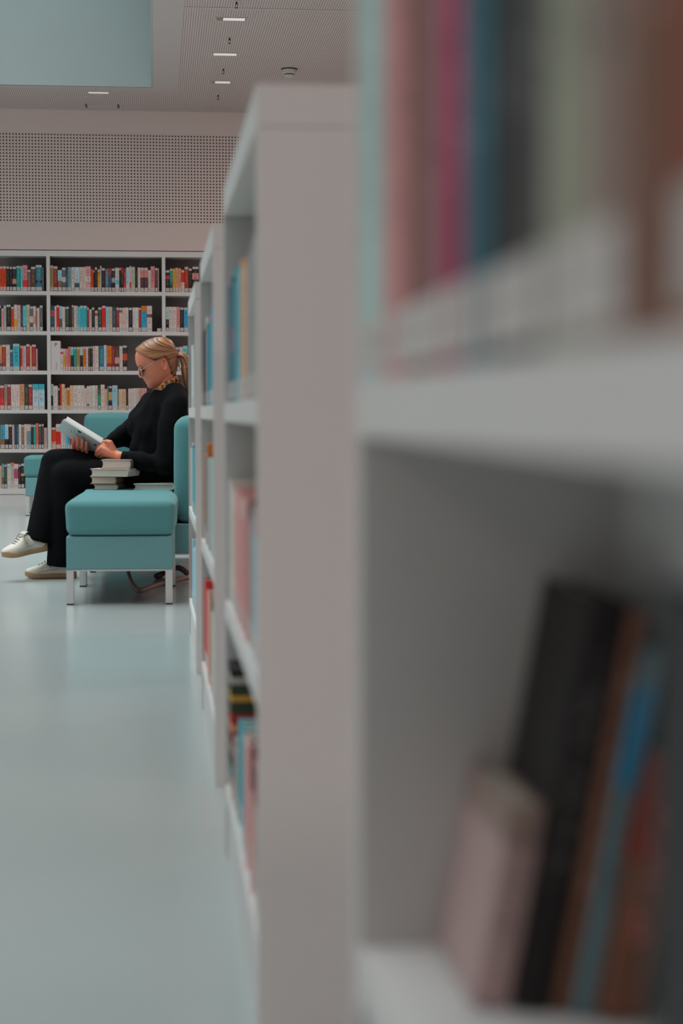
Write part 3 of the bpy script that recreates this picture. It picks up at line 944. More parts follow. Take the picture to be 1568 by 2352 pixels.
# cable hose under the ottoman and the ribbed one behind it
def smooth_pts(pts, n=8):
    pts = [Vector(p) for p in pts]
    P = [pts[0] * 2 - pts[1]] + pts + [pts[-1] * 2 - pts[-2]]
    out = []
    for i in range(1, len(P) - 2):
        for k in range(n):
            t = k / n
            a, b, c, d = P[i - 1], P[i], P[i + 1], P[i + 2]
            out.append(.5 * ((2 * b) + (c - a) * t + (2 * a - 5 * b + 4 * c - d) * t * t + (3 * b - a - 3 * c + d) * t ** 3))
    out.append(P[-2])
    return out
h0 = on_z(316, 1355, .011)
h1 = on_z(436, 1325, .011)
hp = [at(292, 1302, h0.y + .25), at(295, 1318, h0.y + .2), at(302, 1338, h0.y + .1), Vector((h0.x - .004, h0.y + .02, .014)), Vector((h0.x + .02, h0.y, .011)),
      (Vector(h0) * .6 + Vector(h1) * .4) + Vector((0, 0, .002)), h1, h1 + Vector((.12, .05, 0))]
hs = MB().tube(smooth_pts(hp), .0105, 12).build('cable_hose', M['hose'], smooth=True)
tag(hs, 'smooth brownish cable hose bending down under the ottoman onto the floor', 'hose')
yr = h1.y + .12
rp = smooth_pts([at(358, 1331, yr - .1) , at(372, 1318, yr), at(392, 1309, yr), at(408, 1304, yr), at(422, 1310, yr + .02), at(434, 1322, yr + .05), at(446, 1336, yr + .08)], 16)
for v in rp:
    v.z = max(v.z, .014)
hs = MB().tube(rp, [.0145 if (i // 2) % 2 else .0115 for i in range(len(rp))], 12).build('ribbed_hose', M['ribbed'])
tag(hs, 'dark ribbed hose arching over the floor behind the ottoman legs', 'hose')

# ----------------------------------------------- books lying on the seat
def lying(cx_px0, cx_px1, ybot, ytop, spine_px, Y, wreal, L, label, A, pages, T=None, group='books stacked on the teal seat', hollow=False):
    """a closed book lying flat, head edge towards the camera, spine on its right"""
    a, b = at(cx_px0, ybot, Y), at(cx_px1, ybot, Y)
    top = at(cx_px0, ytop, Y)
    w, th = b.x - a.x, top.z - a.z
    sp = (spine_px - cx_px1) / 459.0
    yaw = -math.asin(min(.6, sp / L)) - .03
    return a, w / math.cos(yaw), th, yaw

def flat_book(px0, px1, spx, y0, th, Y, L, label, A, pages, T=None, B=None, lo=2, hi=3):
    a, b = at(px0, 1124, Y), at(px1, 1124, Y)
    yaw = -math.asin(max(0.03, min(.5, (spx - px1) / 459.0 / L)))
    W = (b.x - a.x) / math.cos(yaw)
    r = root('book', label, 'book', ((a.x), Y, y0), yaw, 'books lying on the teal seat')
    tb = .0028
    # boards (bottom, top) and rounded spine on +x, page block between
    c = MB()
    n = 6
    sec = [(0, 0), (W, 0)] + [(W + .007 * math.sin(PI * k / n), th * k / n) for k in range(1, n)] + [(W, th), (0, th)]
    inn = [(0, tb), (W - tb, tb)] + [(W - tb + .005 * math.sin(PI * k / n), tb + (th - 2 * tb) * k / n) for k in range(1, n)] + [(W - tb, th - tb), (0, th - tb)]
    q = len(sec)
    vs = [(x, y, z) for y in (0, L) for x, z in sec + inn]
    fs = []
    for i in range(q - 1):
        fs += [(i, i + 1, 2 * q + i + 1, 2 * q + i), (q + i, 3 * q + i, 3 * q + i + 1, q + i + 1), (i, q + i, q + i + 1, i + 1), (2 * q + i, 2 * q + i + 1, 3 * q + i + 1, 3 * q + i)]
    fs += [(0, 2 * q, 3 * q, q), (q - 1, 2 * q - 1, 4 * q - 1, 3 * q - 1)]
    co = c.add(vs, fs).build('cover', M['cover'], r)
    cover_tones(co, A, B, lo, hi, T)
    p = MB()
    xs = [(.004 + .006 * math.sin(PI * k / n), tb + (th - 2 * tb) * k / n) for k in range(n + 1)]
    xe = [(W - tb + (.005 * math.sin(PI * k / n) if 0 < k < n else 0), tb + (th - 2 * tb) * k / n) for k in range(n + 1)]
    vs = [(x, y, z) for y in (.003, L - .003) for x, z in xs + xe]
    m = n + 1
    fs = []
    for i in range(n):
        fs += [(i, i + 1, m + i + 1, m + i), (2 * m + i, 3 * m + i, 3 * m + i + 1, 2 * m + i + 1), (i, 2 * m + i, 2 * m + i + 1, i + 1), (m + i, m + i + 1, 3 * m + i + 1, 3 * m + i)]
    fs += [(0, m, 3 * m, 2 * m), (n, 2 * m + n, 3 * m + n, m + n)]
    p.add(vs, fs).build('page_block', M[pages], r)
    return r
YS = 9.0
zseat = .4475
flat_book(213, 269, 287, zseat, .0285, YS, .20, 'book with dark grey spine at the bottom of the stack on the teal seat', 'charcoal', 'pages')
flat_book(207, 265, 285, zseat + .029, .0365, YS, .20, 'thick book with brown spine and warm toned pages, second from bottom of the stack', 'brown', 'pages_warm')
flat_book(207, 292, 321, zseat + .066, .038, YS, .21, 'wide book with pale mauve spine, second from top of the stack', 'mauve', 'pages')
flat_book(232, 299, 313, zseat + .1045, .043, YS + .004, .20, 'thick book with rounded dark spine on top of the stack', 'taupe', 'pages', B='charcoal', lo=.08, hi=.92)
flat_book(306, 397, 398, zseat, .029, YS, .17, 'thin pale grey book lying alone beside the backrest', 'light grey', 'pages')

# ----------------------------------------------------------- open book
def open_book():
    Yc = 9.29
    S1, S0_ = at(131.6, 988.4, Yc), at(218, 1041, Yc)
    ax = (S1 - S0_)
    Lb = ax.length
    ax.normalize()
    n1 = at(152, 970, Yc - .117) - S1
    n1 = (n1 - ax * n1.dot(ax))
    Wb = .135
    n1.normalize()
    n2 = at(141.5, 958, Yc + .112) - S1
    n2 = (n2 - ax * n2.dot(ax)).normalized()
    r = root('open_book', 'open pale grey book held in both hands of the reading woman', 'book', tuple(S0_))
    def panel(mb, o, a, b, thick_dir, L0, L1, W0, W1, t0, t1):
        vs = [o + a * l + b * w + thick_dir * t for l in (L0, L1) for w in (W0, W1) for t in (t0, t1)]
        fs = [(0, 1, 3, 2), (4, 6, 7, 5), (0, 4, 5, 1), (2, 3, 7, 6), (0, 2, 6, 4), (1, 5, 7, 3)]
        mb.add(vs, fs)
        return mb
    # inward directions (towards the reader, between the leaves)
    k1 = ax.cross(n1).normalized()
    if k1.dot(n2) < 0:
        k1 = -k1
    k2 = ax.cross(n2).normalized()
    if k2.dot(n1) < 0:
        k2 = -k2
    m_out = plain('pale_grey_cover', (.40, .44, .45), .45, .4)
    m_in = plain('cover_edge', (.33, .45, .45), .5, .3)
    c = MB()
    panel(c, S0_, ax, n1, k1, 0, Lb, 0, Wb, 0, .0016)
    panel(c, S0_, ax, n2, k2, 0, Lb, 0, Wb, 0, .0016)
    c.build('cover', m_out, r, world=True)
    mp = plain('open_pages', (.72, .70, .66), .8, .2, var=.03, scale=30)
    for nn, kk, th in ((n1, k1, .010), (n2, k2, .005)):
        pb = MB()
        # page block with a curved inner surface towards the gutter
        K = 8
        sec = [(.001, .0018)] + [(Wb - .004, .0018)] + [(Wb - .004 - (Wb - .004 - .003) * i / K, .0018 + th * math.sin(PI / 2 * min(1, (1 - i / K) * 2.2 + .02))) for i in range(K + 1)]
        q = len(sec)
        vs = [S0_ + ax * l + nn * w + kk * t for l in (.003, Lb - .003) for w, t in sec]
        fs = [(i, (i + 1) % q, q + (i + 1) % q, q + i) for i in range(q)] + [tuple(range(q)), tuple(range(2 * q - 1, q - 1, -1))]
        pb.add(vs, fs)
        pb.build('page_block', mp, r, world=True)
    # a lifted leaf near the far half
    lf = MB()
    nl = (n2 * .93 + k2 * .20).normalized()
    panel(lf, S0_, ax, nl, k2, .004, Lb - .004, .012, Wb - .016, .0035, .0043)
    lf.build('loose_leaf', mp, r, world=True)
    # printed marks on the near cover: dark block and grey lettering strokes
    k = MB()
    panel(k, S0_, ax, n1, k1, Lb * .50, Lb * .58, Wb * .80, Wb * .93, -.0005, 0)
    k.build('title_block', M['ink'], r, world=True)
    g = MB()
    for (l, w, dl, dw) in ((.36, .55, .03, .22), (.41, .5, .02, .3), (.45, .62, .015, .2), (.52, .45, .02, .25), (.56, .55, .03, .12), (.64, .5, .015, .3), (.70, .45, .02, .2), (.33, .42, .02, .12)):
        panel(g, S0_, ax, n1, k1, Lb * l, Lb * (l + dl), Wb * w, Wb * (w + dw), -.0005, 0)
    g.build('cover_print', plain('cover_print', (.24, .24, .26), .6, .2), r, world=True)
    k = MB()
    panel(k, S0_, ax, n1, k1, Lb * .06, Lb * .12, Wb * .55, Wb * .66, -.0005, 0)
    k.build('emblem', M['ink'], r, world=True)
    return S0_, ax, n1, n2, Lb, Wb
OB = open_book()
# ---------------------------------------------------------------- woman
YP = 9.30
S = lambda px, py, Y=YP: at(px, py, Y)
person = root('person', 'woman in black clothes and glasses sitting on the teal sofa reading a book', 'person', (S(360, 1120).x, YP, .4475))
skin, nt, b = new_mat('skin')
tc = N(nt, 'ShaderNodeTexCoord')
nz = N(nt, 'ShaderNodeTexNoise')
nz.inputs['Scale'].default_value = 28
nz.inputs['Detail'].default_value = 4
nt.links.new(tc.outputs['Object'], nz.inputs['Vector'])
nt.links.new(mix_col(nt, nz.outputs[0], (.74, .225, .135), (.82, .28, .175)), b.inputs['Base Color'])
b.inputs['Roughness'].default_value = 0.5
b.inputs['Specular IOR Level'].default_value = 0.35
b.inputs['Subsurface Weight'].default_value = 0.12
b.inputs['Subsurface Radius'].default_value = (.02, .008, .005)
b.inputs['Subsurface Scale'].default_value = 0.3

black_knit = plain('black_knit', (.0055, .0055, .0062), .9, .1, var=.25, scale=40, bump=.3, bscale=400)
black_cloth = plain('black_cloth', (.0048, .0048, .0055), .92, .1, var=.25, scale=30, bump=.2, bscale=500)

# --- head, built upright as a stack of profile rings, then tipped forward
PH = math.radians(22)
TURN = math.radians(6)   # the face is turned a little towards the aisle
fw = Vector((-math.cos(PH) * math.cos(TURN), -math.cos(PH) * math.sin(TURN), -math.sin(PH)))
up = Vector((-math.sin(PH) * math.cos(TURN), -math.sin(PH) * math.sin(TURN), math.cos(PH)))
sd = Vector((-math.sin(TURN), math.cos(TURN), 0))
EAR = S(376, 838)
def hd(f, s, h):
    return EAR + fw * f + sd * s + up * h
TAB = [(-.088, .108, .060, .010), (-.082, .1125, .010, .024), (-.070, .1165, -.022, .041), (-.0596, .1165, -.031, .0495), (-.0474, .1185, -.041, .0555),
       (-.0416, .117, -.045, .0575), (-.0342, .121, -.050, .0595), (-.0209, .1235, -.057, .063), (0, .1215, -.064, .067), (.02, .1195, -.070, .0695),
       (.036, .124, -.0735, .072), (.048, .1265, -.0755, .0735), (.065, .1255, -.077, .0745), (.09, .1185, -.073, .072), (.11, .105, -.061, .063),
       (.124, .082, -.040, .048), (.132, .055, -.014, .030), (.1355, .035, .005, .012)]
def interp(h):
    h = max(TAB[0][0], min(TAB[-1][0], h))
    for j, (a, c) in enumerate(zip(TAB, TAB[1:])):
        if a[0] <= h <= c[0]:
            t = (h - a[0]) / (c[0] - a[0])
            if h < .03:      # the face keeps its crisp profile, the skull is rounded off
                return [a[i] + (c[i] - a[i]) * t for i in (1, 2, 3)]
            p_ = TAB[j - 1]
            n_ = TAB[min(j + 2, len(TAB) - 1)]
            out = []
            for i in (1, 2, 3):
                m0 = (c[i] - p_[i]) / (c[0] - p_[0]) * (c[0] - a[0])
                m1 = (n_[i] - a[i]) / (n_[0] - a[0]) * (c[0] - a[0])
                out.append((2 * t ** 3 - 3 * t * t + 1) * a[i] + (t ** 3 - 2 * t * t + t) * m0 + (3 * t * t - 2 * t ** 3) * c[i] + (t ** 3 - t * t) * m1)
            return out
def surf(s, h):
    """how far forward the face lies at side s, height h"""
    f, bk, w = interp(h)
    c = bk + (f - bk) * .46
    st = min(1, abs(s) / w) ** (1 / .86)
    ff = c + (f - c) * math.sqrt(max(0, 1 - st * st)) ** .92
    return ff - .0065 * math.exp(-((h - .020) / .012) ** 2 - ((abs(s) - .031) / .014) ** 2)
def ring(h, n):
    f, bk, w = interp(h)
    c = bk + (f - bk) * .46
    out = []
    for k in range(n):
        t = 2 * PI * k / n
        ct, st = math.cos(t), math.sin(t)
        ff = c + ((f - c) if ct > 0 else (c - bk)) * math.copysign(abs(ct) ** .92, ct)
        ss = w * math.copysign(abs(st) ** .86, st)
        # eye sockets and the hollow beside the mouth
        if ct > 0:
            e = math.exp(-((h - .020) / .012) ** 2 - ((abs(ss) - .031) / .014) ** 2)
            ff -= .0065 * e
            m_ = math.exp(-((h + .036) / .018) ** 2 - ((abs(ss) - .036) / .012) ** 2)
            ff -= .003 * m_
        out.append((ff, ss))
    return out
def head_shell(nh=60, n=64):
    hs = [TAB[0][0] + (TAB[-1][0] - TAB[0][0]) * i / nh for i in range(nh + 1)]
    vs, fs = [], []
    for h in hs:
        vs += [hd(f, s, h) for f, s in ring(h, n)]
    for i in range(nh):
        for k in range(n):
            fs.append((i * n + k, i * n + (k + 1) % n, (i + 1) * n + (k + 1) % n, (i + 1) * n + k))
    fs.append(tuple(reversed(range(n))))
    fs.append(tuple(nh * n + k for k in range(n)))
    return vs, fs

bd = MB()
bd.add(*head_shell())
# nose: bridge to tip, wings
bd.tube([hd(.112, 0, .034), hd(.119, 0, .022), hd(.1265, 0, .008), hd(.1325, 0, -.003), hd(.130, 0, -.010)], [.006, .0065, .0075, .0085, .0085], 12)
bd.ellipsoid(hd(.1325, 0, -.0065), (.0085, .009, .008))
for s in (-1, 1):
    bd.ellipsoid(hd(.1235, s * .0105, -.0125), (.010, .0065, .0075))
# lips and chin
bd.ellipsoid(hd(.1145, 0, -.0352), (.0085, .021, .0048))
bd.ellipsoid(hd(.113, 0, -.0468), (.0085, .018, .0052))
bd.ellipsoid(hd(.106, 0, -.071), (.0125, .018, .012))
for s in (-1, 1):   # upper eyelids
    bd.ellipsoid(hd(surf(.031, .018) - .0035, s * .031, .0185), (.0085, .0135, .0085))
# ears: rim, bowl and lobe
for s in (-1, 1):
    rim = [hd(.004 + .0135 * math.cos(t) - .004 * math.sin(t), s * (.0745 + .003 * math.sin(t)), .003 + .0255 * math.sin(t)) for t in [2 * PI * k / 20 for k in range(21)]]
    bd.tube(rim, .0036, 8)
    bd.ellipsoid(hd(.003, s * .0695, .002), (.011, .004, .022), rot=Matrix.Rotation(-PH, 3, 'Y'))
    bd.ellipsoid(hd(.008, s * .0735, -.0225), (.007, .0045, .0075))
# neck and trunk, limbs kept slimmer than the clothes
bd.capsule(hd(.004, 0, -.03), S(391, 915), .043, .052, 20)
bd.capsule(hd(.025, 0, -.045), S(383, 908), .034, .040, 18)
SHO_L, SHO_R = S(402, 938, 9.13), S(384, 934, 9.47)
ELB_L, ELB_R = S(377, 1068, 9.06), S(305, 1008, 9.56)
WR_L, WR_R = S(274, 1048, 9.10), S(230, 1024, 9.44)
HIP_L, HIP_R = S(350, 1082, 9.20), S(350, 1080, 9.40)
KN_L, KN_R = S(150, 1092, 9.17), S(127, 1064, 9.24)
AN_L, AN_R = S(140, 1272, 9.16), S(91, 1218, 9.12)
bd.capsule(S(398, 950), S(368, 1080), .10, .095, 20)
bd.capsule(SHO_L, SHO_R, .05, .05)
for a, e, w_ in ((SHO_L, ELB_L, WR_L), (SHO_R, ELB_R, WR_R)):
    bd.capsule(a, e, .045, .036)
    bd.capsule(e, w_, .036, .0245)
for a, e, w_ in ((HIP_L, KN_L, AN_L), (HIP_R, KN_R, AN_R)):
    bd.capsule(a, e, .07, .05)
    bd.capsule(e, w_, .045, .032)
TOE_L, TOE_R = S(75, 1318, 9.12), S(28, 1270, 9.02)

# --- left (near) hand: back of the hand to the camera, fingers curled under the foot of the book
def finger(pts, rs):
    for i in range(len(pts) - 1):
        bd.capsule(pts[i], pts[i + 1], rs[i], rs[i + 1], 12)
mcp = [S(239, 1023, 9.145), S(235.5, 1029, 9.14), S(236.5, 1036.5, 9.145), S(240.5, 1043.5, 9.16)]
for q, rr in zip(mcp, (.0125, .0125, .012, .0115)):
    bd.capsule(WR_L + (q - WR_L) * .12, q, .0205, rr, 12)
bd.ellipsoid(S(256, 1036, 9.13), (.03, .0155, .026), rot=Matrix.Rotation(math.radians(28), 3, 'Y'))
pip = [S(226, 1028, 9.185), S(223, 1036, 9.18), S(226, 1044, 9.19), S(232, 1049, 9.20)]
dip = [S(224, 1035, 9.225), S(220, 1044, 9.225), S(223, 1049, 9.228), S(230, 1052, 9.232)]
tip = [S(228, 1041, 9.245), S(224, 1048, 9.252), S(227, 1052, 9.25), S(233, 1053, 9.248)]
for k in range(4):
    finger([mcp[k], pip[k], dip[k], tip[k]], [.0105 - .0006 * k, .0092 - .0005 * k, .0082 - .0005 * k, .0072 - .0004 * k])
bd.ellipsoid(S(252, 1024, 9.13), (.021, .012, .016))
finger([S(266, 1041, 9.115), S(253.5, 1016, 9.105), S(245, 1013.5, 9.125), S(237.5, 1014.5, 9.165)], [.015, .0118, .0098, .0078])

# --- right (far) hand: palm below the spine, four fingers coming up in front of the near cover
pc = S(205, 1034, 9.37)
mcpR = [S(174, 1033, 9.335), S(182, 1038, 9.335), S(192, 1042, 9.338), S(201, 1045, 9.345)]
for q in mcpR:
    bd.capsule(WR_R + (q - WR_R) * .15, q, .018, .0118, 12)
for k, (x, y0, y1) in enumerate(((167.5, 1027, 1006), (177.2, 1032, 1004.5), (188, 1036, 1010), (197.6, 1040, 1015))):
    finger([mcpR[k], S(x + 2.5, y0 + 6, 9.275), S(x, y0 - 8, 9.228), S(x + .8, y1, 9.205)], [.0100, .0088, .0083, .0074] if k < 3 else [.0092, .0080, .0076, .0066])
finger([S(214, 1024, 9.43), S(198, 1006, 9.45), S(186, 992, 9.435)], [.014, .011, .0085])
body = bd.build('body', skin, person, smooth=True, world=True)
remeshed(body, .0030, 3, .5)

def P(mb, name, mat, smooth=True):
    return mb.build(name, mat, person, smooth=smooth, world=True)

# nails on the fingers in front of the cover
nail = plain('nail', (.62, .40, .35), .3, .4)
mb = MB()
# eyes, brows, lips, ring
dark = plain('eyelash', (.05, .032, .025), .7, .2)
for s in (-1, 1):
    e = MB().tube([hd(surf(q_, .012) + .0035, s * q_, .0125 + dz) for q_, dz in ((.019, .001), (.025, -.0015), (.031, -.002), (.038, -.001), (.044, .002))], [.0008, .0016, .0021, .0019, .001], 8)
    P(e, 'eyelashes', dark)
    bw = MB().tube([hd(surf(.014, .038) + .0006, s * .014, .038), hd(surf(.028, .042) + .0006, s * .028, .042), hd(surf(.045, .039) + .0006, s * .045, .039)], [.0022, .0026, .0014], 8)
    P(bw, 'eyebrow', plain('brow', (.22, .12, .07), .8, .1))
lp = MB().tube([hd(.1075, -.0235, -.0425), hd(.1155, -.014, -.0415), hd(.1205, 0, -.0412), hd(.1155, .014, -.0415), hd(.1075, .0235, -.0425)], [.0012, .0022, .0028, .0022, .0012], 8)
P(lp, 'lips', plain('lip', (.34, .13, .105), .5, .3))

# glasses
gm = plain('thin_gold_metal', (.62, .47, .40), .3, .6, metal=.6)
g = MB()
for s in (-1, 1):
    c = hd(.1275, s * .034, .006)
    tiltv = (up * .97 - fw * .22).normalized()
    sv = (sd * math.cos(.16) - fw * math.sin(.16) * s).normalized()
    rim = [c + tiltv * .0235 * math.sin(t) + sv * .0255 * math.cos(t) for t in [2 * PI * k / 28 for k in range(29)]]
    g.tube(rim, .0011, 8)
    g.tube([c + sv * s * .0255 + tiltv * .010, c + sv * s * .029 + tiltv * .0125, hd(.098, s * .0715, .024), hd(.045, s * .0765, .034), hd(.0, s * .0765, .036)], .0013, 8)
g.tube([hd(.1275, -.0085, .012), hd(.1335, 0, .016), hd(.1275, .0085, .012)], .0011, 8)
gl = P(g, 'glasses', gm)
lens_m, nt, b = new_mat('lens_glass')
b.inputs['Base Color'].default_value = (.97, .98, .98, 1)
b.inputs['Roughness'].default_value = .02
b.inputs['Transmission Weight'].default_value = 1
b.inputs['IOR'].default_value = 1.06
for s in (-1, 1):
    c = hd(.1275, s * .034, .006)
    tiltv = (up * .97 - fw * .22).normalized()
    sv = (sd * math.cos(.16) - fw * math.sin(.16) * s).normalized()
    nv = tiltv.cross(sv).normalized()
    vs = [c + nv * o for o in (-.0006, .0006)]
    K = 24
    for o in (-.0006, .0006):
        vs += [c + nv * o + tiltv * .0228 * math.sin(2 * PI * k / K) + sv * .0248 * math.cos(2 * PI * k / K) for k in range(K)]
    fs = []
    for k in range(K):
        k2 = (k + 1) % K
        fs += [(0, 2 + k2, 2 + k), (1, 2 + K + k, 2 + K + k2), (2 + k, 2 + k2, 2 + K + k2, 2 + K + k)]
    MB().add(vs, fs).build('lens', lens_m, gl, world=True)

# --- hair: combed back to a tie, ponytail hanging behind
def hair_mat():
    m, nt, b = new_mat('blond_hair')
    a = N(nt, 'ShaderNodeAttribute', attribute_type='GEOMETRY')
    a.attribute_name = 'strand'
    nt.links.new(mix_col(nt, a.outputs['Fac'], (.10, .036, .015), (.60, .25, .11)), b.inputs['Base Color'])
    b.inputs['Roughness'].default_value = .42
    b.inputs['Specular IOR Level'].default_value = .5
    return m
HM = hair_mat()
LINE = [(.118, .128), (.110, .112), (.096, .088), (.080, .068), (.061, .046), (.040, .026), (.016, .027), (-.004, .030), (-.011, .016), (-.010, -.010), (-.008, -.034), (-.004, -.060), (.004, -.088), (.012, -.12)]
def side_dist(f, h):
    best, sg = 9, 1
    for (a0, a1), (b0, b1) in zip(LINE, LINE[1:]):
        dx, dy = b0 - a0, b1 - a1
        t = max(0, min(1, ((f - a0) * dx + (h - a1) * dy) / (dx * dx + dy * dy)))
        qx, qy = f - (a0 + dx * t), h - (a1 + dy * t)
        d = math.hypot(qx, qy)
        if d < best:
            best = d
            cr = dx * (h - a1) - dy * (f - a0)
            sg = -1 if cr > 0 else 1
    return best * sg
TIE = (-.086, .012)
def strand(f, s, h):
    """position across the combed strands: angle round the tie"""
    v = Vector((f - TIE[0], s, h - TIE[1]))
    a = math.atan2(v.z, v.x + .02) + .5 * s / .07 * math.copysign(1, s) * .4
    return a
def hair_shell():
    nh, n = 170, 200
    vs, fs, tone, keep = [], [], [], []
    h0, h1 = -.080, TAB[-1][0]
    for i in range(nh + 1):
        h = h0 + (h1 - h0) * i / nh
        f_, bk, w = interp(h)
        c = bk + (f_ - bk) * .46
        for f, s in ring(h, n):
            d = side_dist(f, h)
            t = max(0, min(1, (d + .003) / .022))
            t = t * t * (3 - 2 * t)
            a = strand(f, s, h)
            q1 = mnoise.noise(Vector((a * 22, s * 18, 1.3)))
            q2 = mnoise.noise(Vector((a * 60, s * 30, 5.1)))
            q3 = mnoise.noise(Vector((a * 130, s * 40, 8.4)))
            off = -.006 + t * (.0175 + .0016 * q1 + .0008 * q2)
            cen = Vector((.02, 0, min(h, .07) if h > .03 else h))
            v = Vector((f, s, h))
            nrm = (v - Vector((.022, 0, max(-.05, min(.06, h * .8))))).normalized()
            v = v + nrm * off
            vs.append(hd(v.x, v.y, v.z))
            dk = .46 + .85 * q1 + .8 * q2 + .5 * q3 - .35 * math.exp(-(s / .012) ** 2) * (1 if f > 0 else 0) - .3 * math.exp(-((d - .008) / .006) ** 2)
            tone.append(max(0, min(1, dk)))
            keep.append(d)
    for i in range(nh):
        for k in range(n):
            q = (i * n + k, i * n + (k + 1) % n, (i + 1) * n + (k + 1) % n, (i + 1) * n + k)
            if max(keep[j] for j in q) > -.012:
                fs.append(q)
    fs.append(tuple(nh * n + k for k in range(n)))
    return vs, fs, tone
vs, fs, tone = hair_shell()
hm = MB().add(vs, fs)
hair = P(hm, 'hair', HM)
at_ = hair.data.attributes.new('strand', 'FLOAT', 'POINT')
at_.data.foreach_set('value', tone)
# ponytail
path = smooth_pts([S(405, 820), S(413, 817), S(422, 822), S(428, 836), S(430, 858), S(430, 880), S(432.5, 902)], 8)
rads = []
npt = len(path)
for i in range(npt):
    t = i / (npt - 1)
    rads.append(.010 + .017 * math.sin(min(1, t * 1.9) * PI / 2) if t < .55 else .027 * (1 - ((t - .55) / .45) ** 1.6) + .004)
n = 56
vs, fs, tone = [], [], []
for i, p_ in enumerate(path):
    a_, c_ = path[max(0, i - 1)], path[min(npt - 1, i + 1)]
    tg = (c_ - a_).normalized()
    nx = Vector((0, 1, 0))
    ny = tg.cross(nx).normalized()
    for k in range(n):
        th = 2 * PI * k / n
        q = mnoise.noise(Vector((math.cos(th) * 3.2, math.sin(th) * 3.2, i * .05)))
        q2 = mnoise.noise(Vector((math.cos(th) * 8, math.sin(th) * 8, i * .05 + 9)))
        rr = rads[i] * (1 + .16 * q + .08 * q2)
        vs.append(p_ + nx * math.cos(th) * rr * 1.15 + ny * math.sin(th) * rr)
        tone.append(max(0, min(1, .45 + .7 * q + .5 * q2)))
for i in range(npt - 1):
    for k in range(n):
        fs.append((i * n + k, i * n + (k + 1) % n, (i + 1) * n + (k + 1) % n, (i + 1) * n + k))
fs.append(tuple(range(n)))
fs.append(tuple((npt - 1) * n + k for k in range(n)))
tail = P(MB().add(vs, fs), 'ponytail', HM)
at_ = tail.data.attributes.new('strand', 'FLOAT', 'POINT')
at_.data.foreach_set('value', tone)
tie = [S(409, 818) + Vector((0, math.cos(t), .0)) * .0125 + Vector((.25, 0, 1)).normalized() * .0125 * math.sin(t) for t in [2 * PI * k / 18 for k in range(19)]]
P(MB().tube(tie, .0032, 8), 'hair_tie', dark)

# --- neckerchief: orange and black patterned, wound round the neck
def kerchief_mat():
    m, nt, b = new_mat('patterned_kerchief')
    tc = N(nt, 'ShaderNodeTexCoord')
    nz = N(nt, 'ShaderNodeTexNoise')
    nz.inputs['Scale'].default_value = 42
    nz.inputs['Detail'].default_value = 2
    nz.inputs['Distortion'].default_value = 1.2
    nt.links.new(tc.outputs['Object'], nz.inputs['Vector'])
    cr = N(nt, 'ShaderNodeValToRGB')
    e = cr.color_ramp.elements
    e[0].position, e[0].color = .43, (.025, .010, .008, 1)
    e[1].position, e[1].color = .50, (.17, .06, .025, 1)
    q = cr.color_ramp.elements.new(.57)
    q.color = (.66, .24, .065, 1)
    nt.links.new(nz.outputs[0], cr.inputs[0])
    nt.links.new(cr.outputs[0], b.inputs['Base Color'])
    b.inputs['Roughness'].default_value = .6
    return m
fr, bk_ = S(357, 897), S(408, 869.5)
cen = (fr + bk_) / 2
e1 = (fr - bk_) / 2
nrm = Vector((-e1.z, 0, e1.x))
nrm = -nrm.normalized() if nrm.z > 0 else nrm.normalized()
nrm = -nrm   # points up
vs, fs = [], []
n, mrow = 72, 12
for k in range(n):
    t = 2 * PI * k / n
    base = cen + e1 * math.cos(t) * 1.0 + sd * .060 * math.sin(t)
    out = (e1.normalized() * math.cos(t) + sd * math.sin(t))
    for j in range(mrow):
        a = 2 * PI * j / mrow
        fold = .0035 * mnoise.noise(Vector((math.cos(t) * 4, math.sin(t) * 4, j * .9)))
        vs.append(base + nrm * (.0195 * math.sin(a)) + out * (.0075 * math.cos(a) + .003 * math.sin(2 * a + t * 3) + fold))
for k in range(n):
    for j in range(mrow):
        fs.append((k * mrow + j, ((k + 1) % n) * mrow + j, ((k + 1) % n) * mrow + (j + 1) % mrow, k * mrow + (j + 1) % mrow))
P(MB().add(vs, fs), 'neckerchief', kerchief_mat())

# --- sweater
sw = MB()
sw.capsule(S(398, 945, 9.30), S(372, 1080, 9.30), .135, .13, 24)
sw.capsule(S(384, 925, 9.30), S(360, 985, 9.30), .085, .11, 20)
sw.capsule(S(374, 922, 9.30), S(345, 965, 9.31), .07, .085, 20)
sw.capsule(SHO_L + Vector((0, .0, 0)), SHO_R, .066, .066, 20)
sw.capsule(S(396, 905), S(388, 930), .068, .10, 20)
sw.capsule(SHO_L, ELB_L, .068, .062, 20)
sw.capsule(ELB_L, WR_L + (ELB_L - WR_L) * .06, .058, .026, 20, flat1=True)
sw.capsule(SHO_R, S(330, 968, 9.52), .068, .066, 20)
sw.capsule(S(330, 968, 9.52), ELB_R, .066, .05, 20)
sw.capsule(ELB_R, WR_R + (ELB_R - WR_R) * .12, .050, .028, 20, flat1=True)
sw.capsule(S(346, 923, 9.38), S(322, 962, 9.46), .060, .062, 20)
sw.capsule(S(302, 985, 9.53), S(264, 1008, 9.48), .052, .042, 20)
sw.capsule(S(338, 940, 9.36), S(326, 985, 9.40), .072, .078, 20)
sw.capsule(S(345, 990, 9.36), S(335, 1030, 9.34), .085, .08, 20)
sw.capsule(S(402, 898, 9.22), S(410, 930, 9.14), .056, .062, 20)
sw.ellipsoid(S(372, 1080, 9.30), (.135, .17, .085))
sweater = P(sw, 'sweater', black_knit)
remeshed(sweater, .0085, 26, .5, folds=(.016, 9, (1.25, .7, .45)))
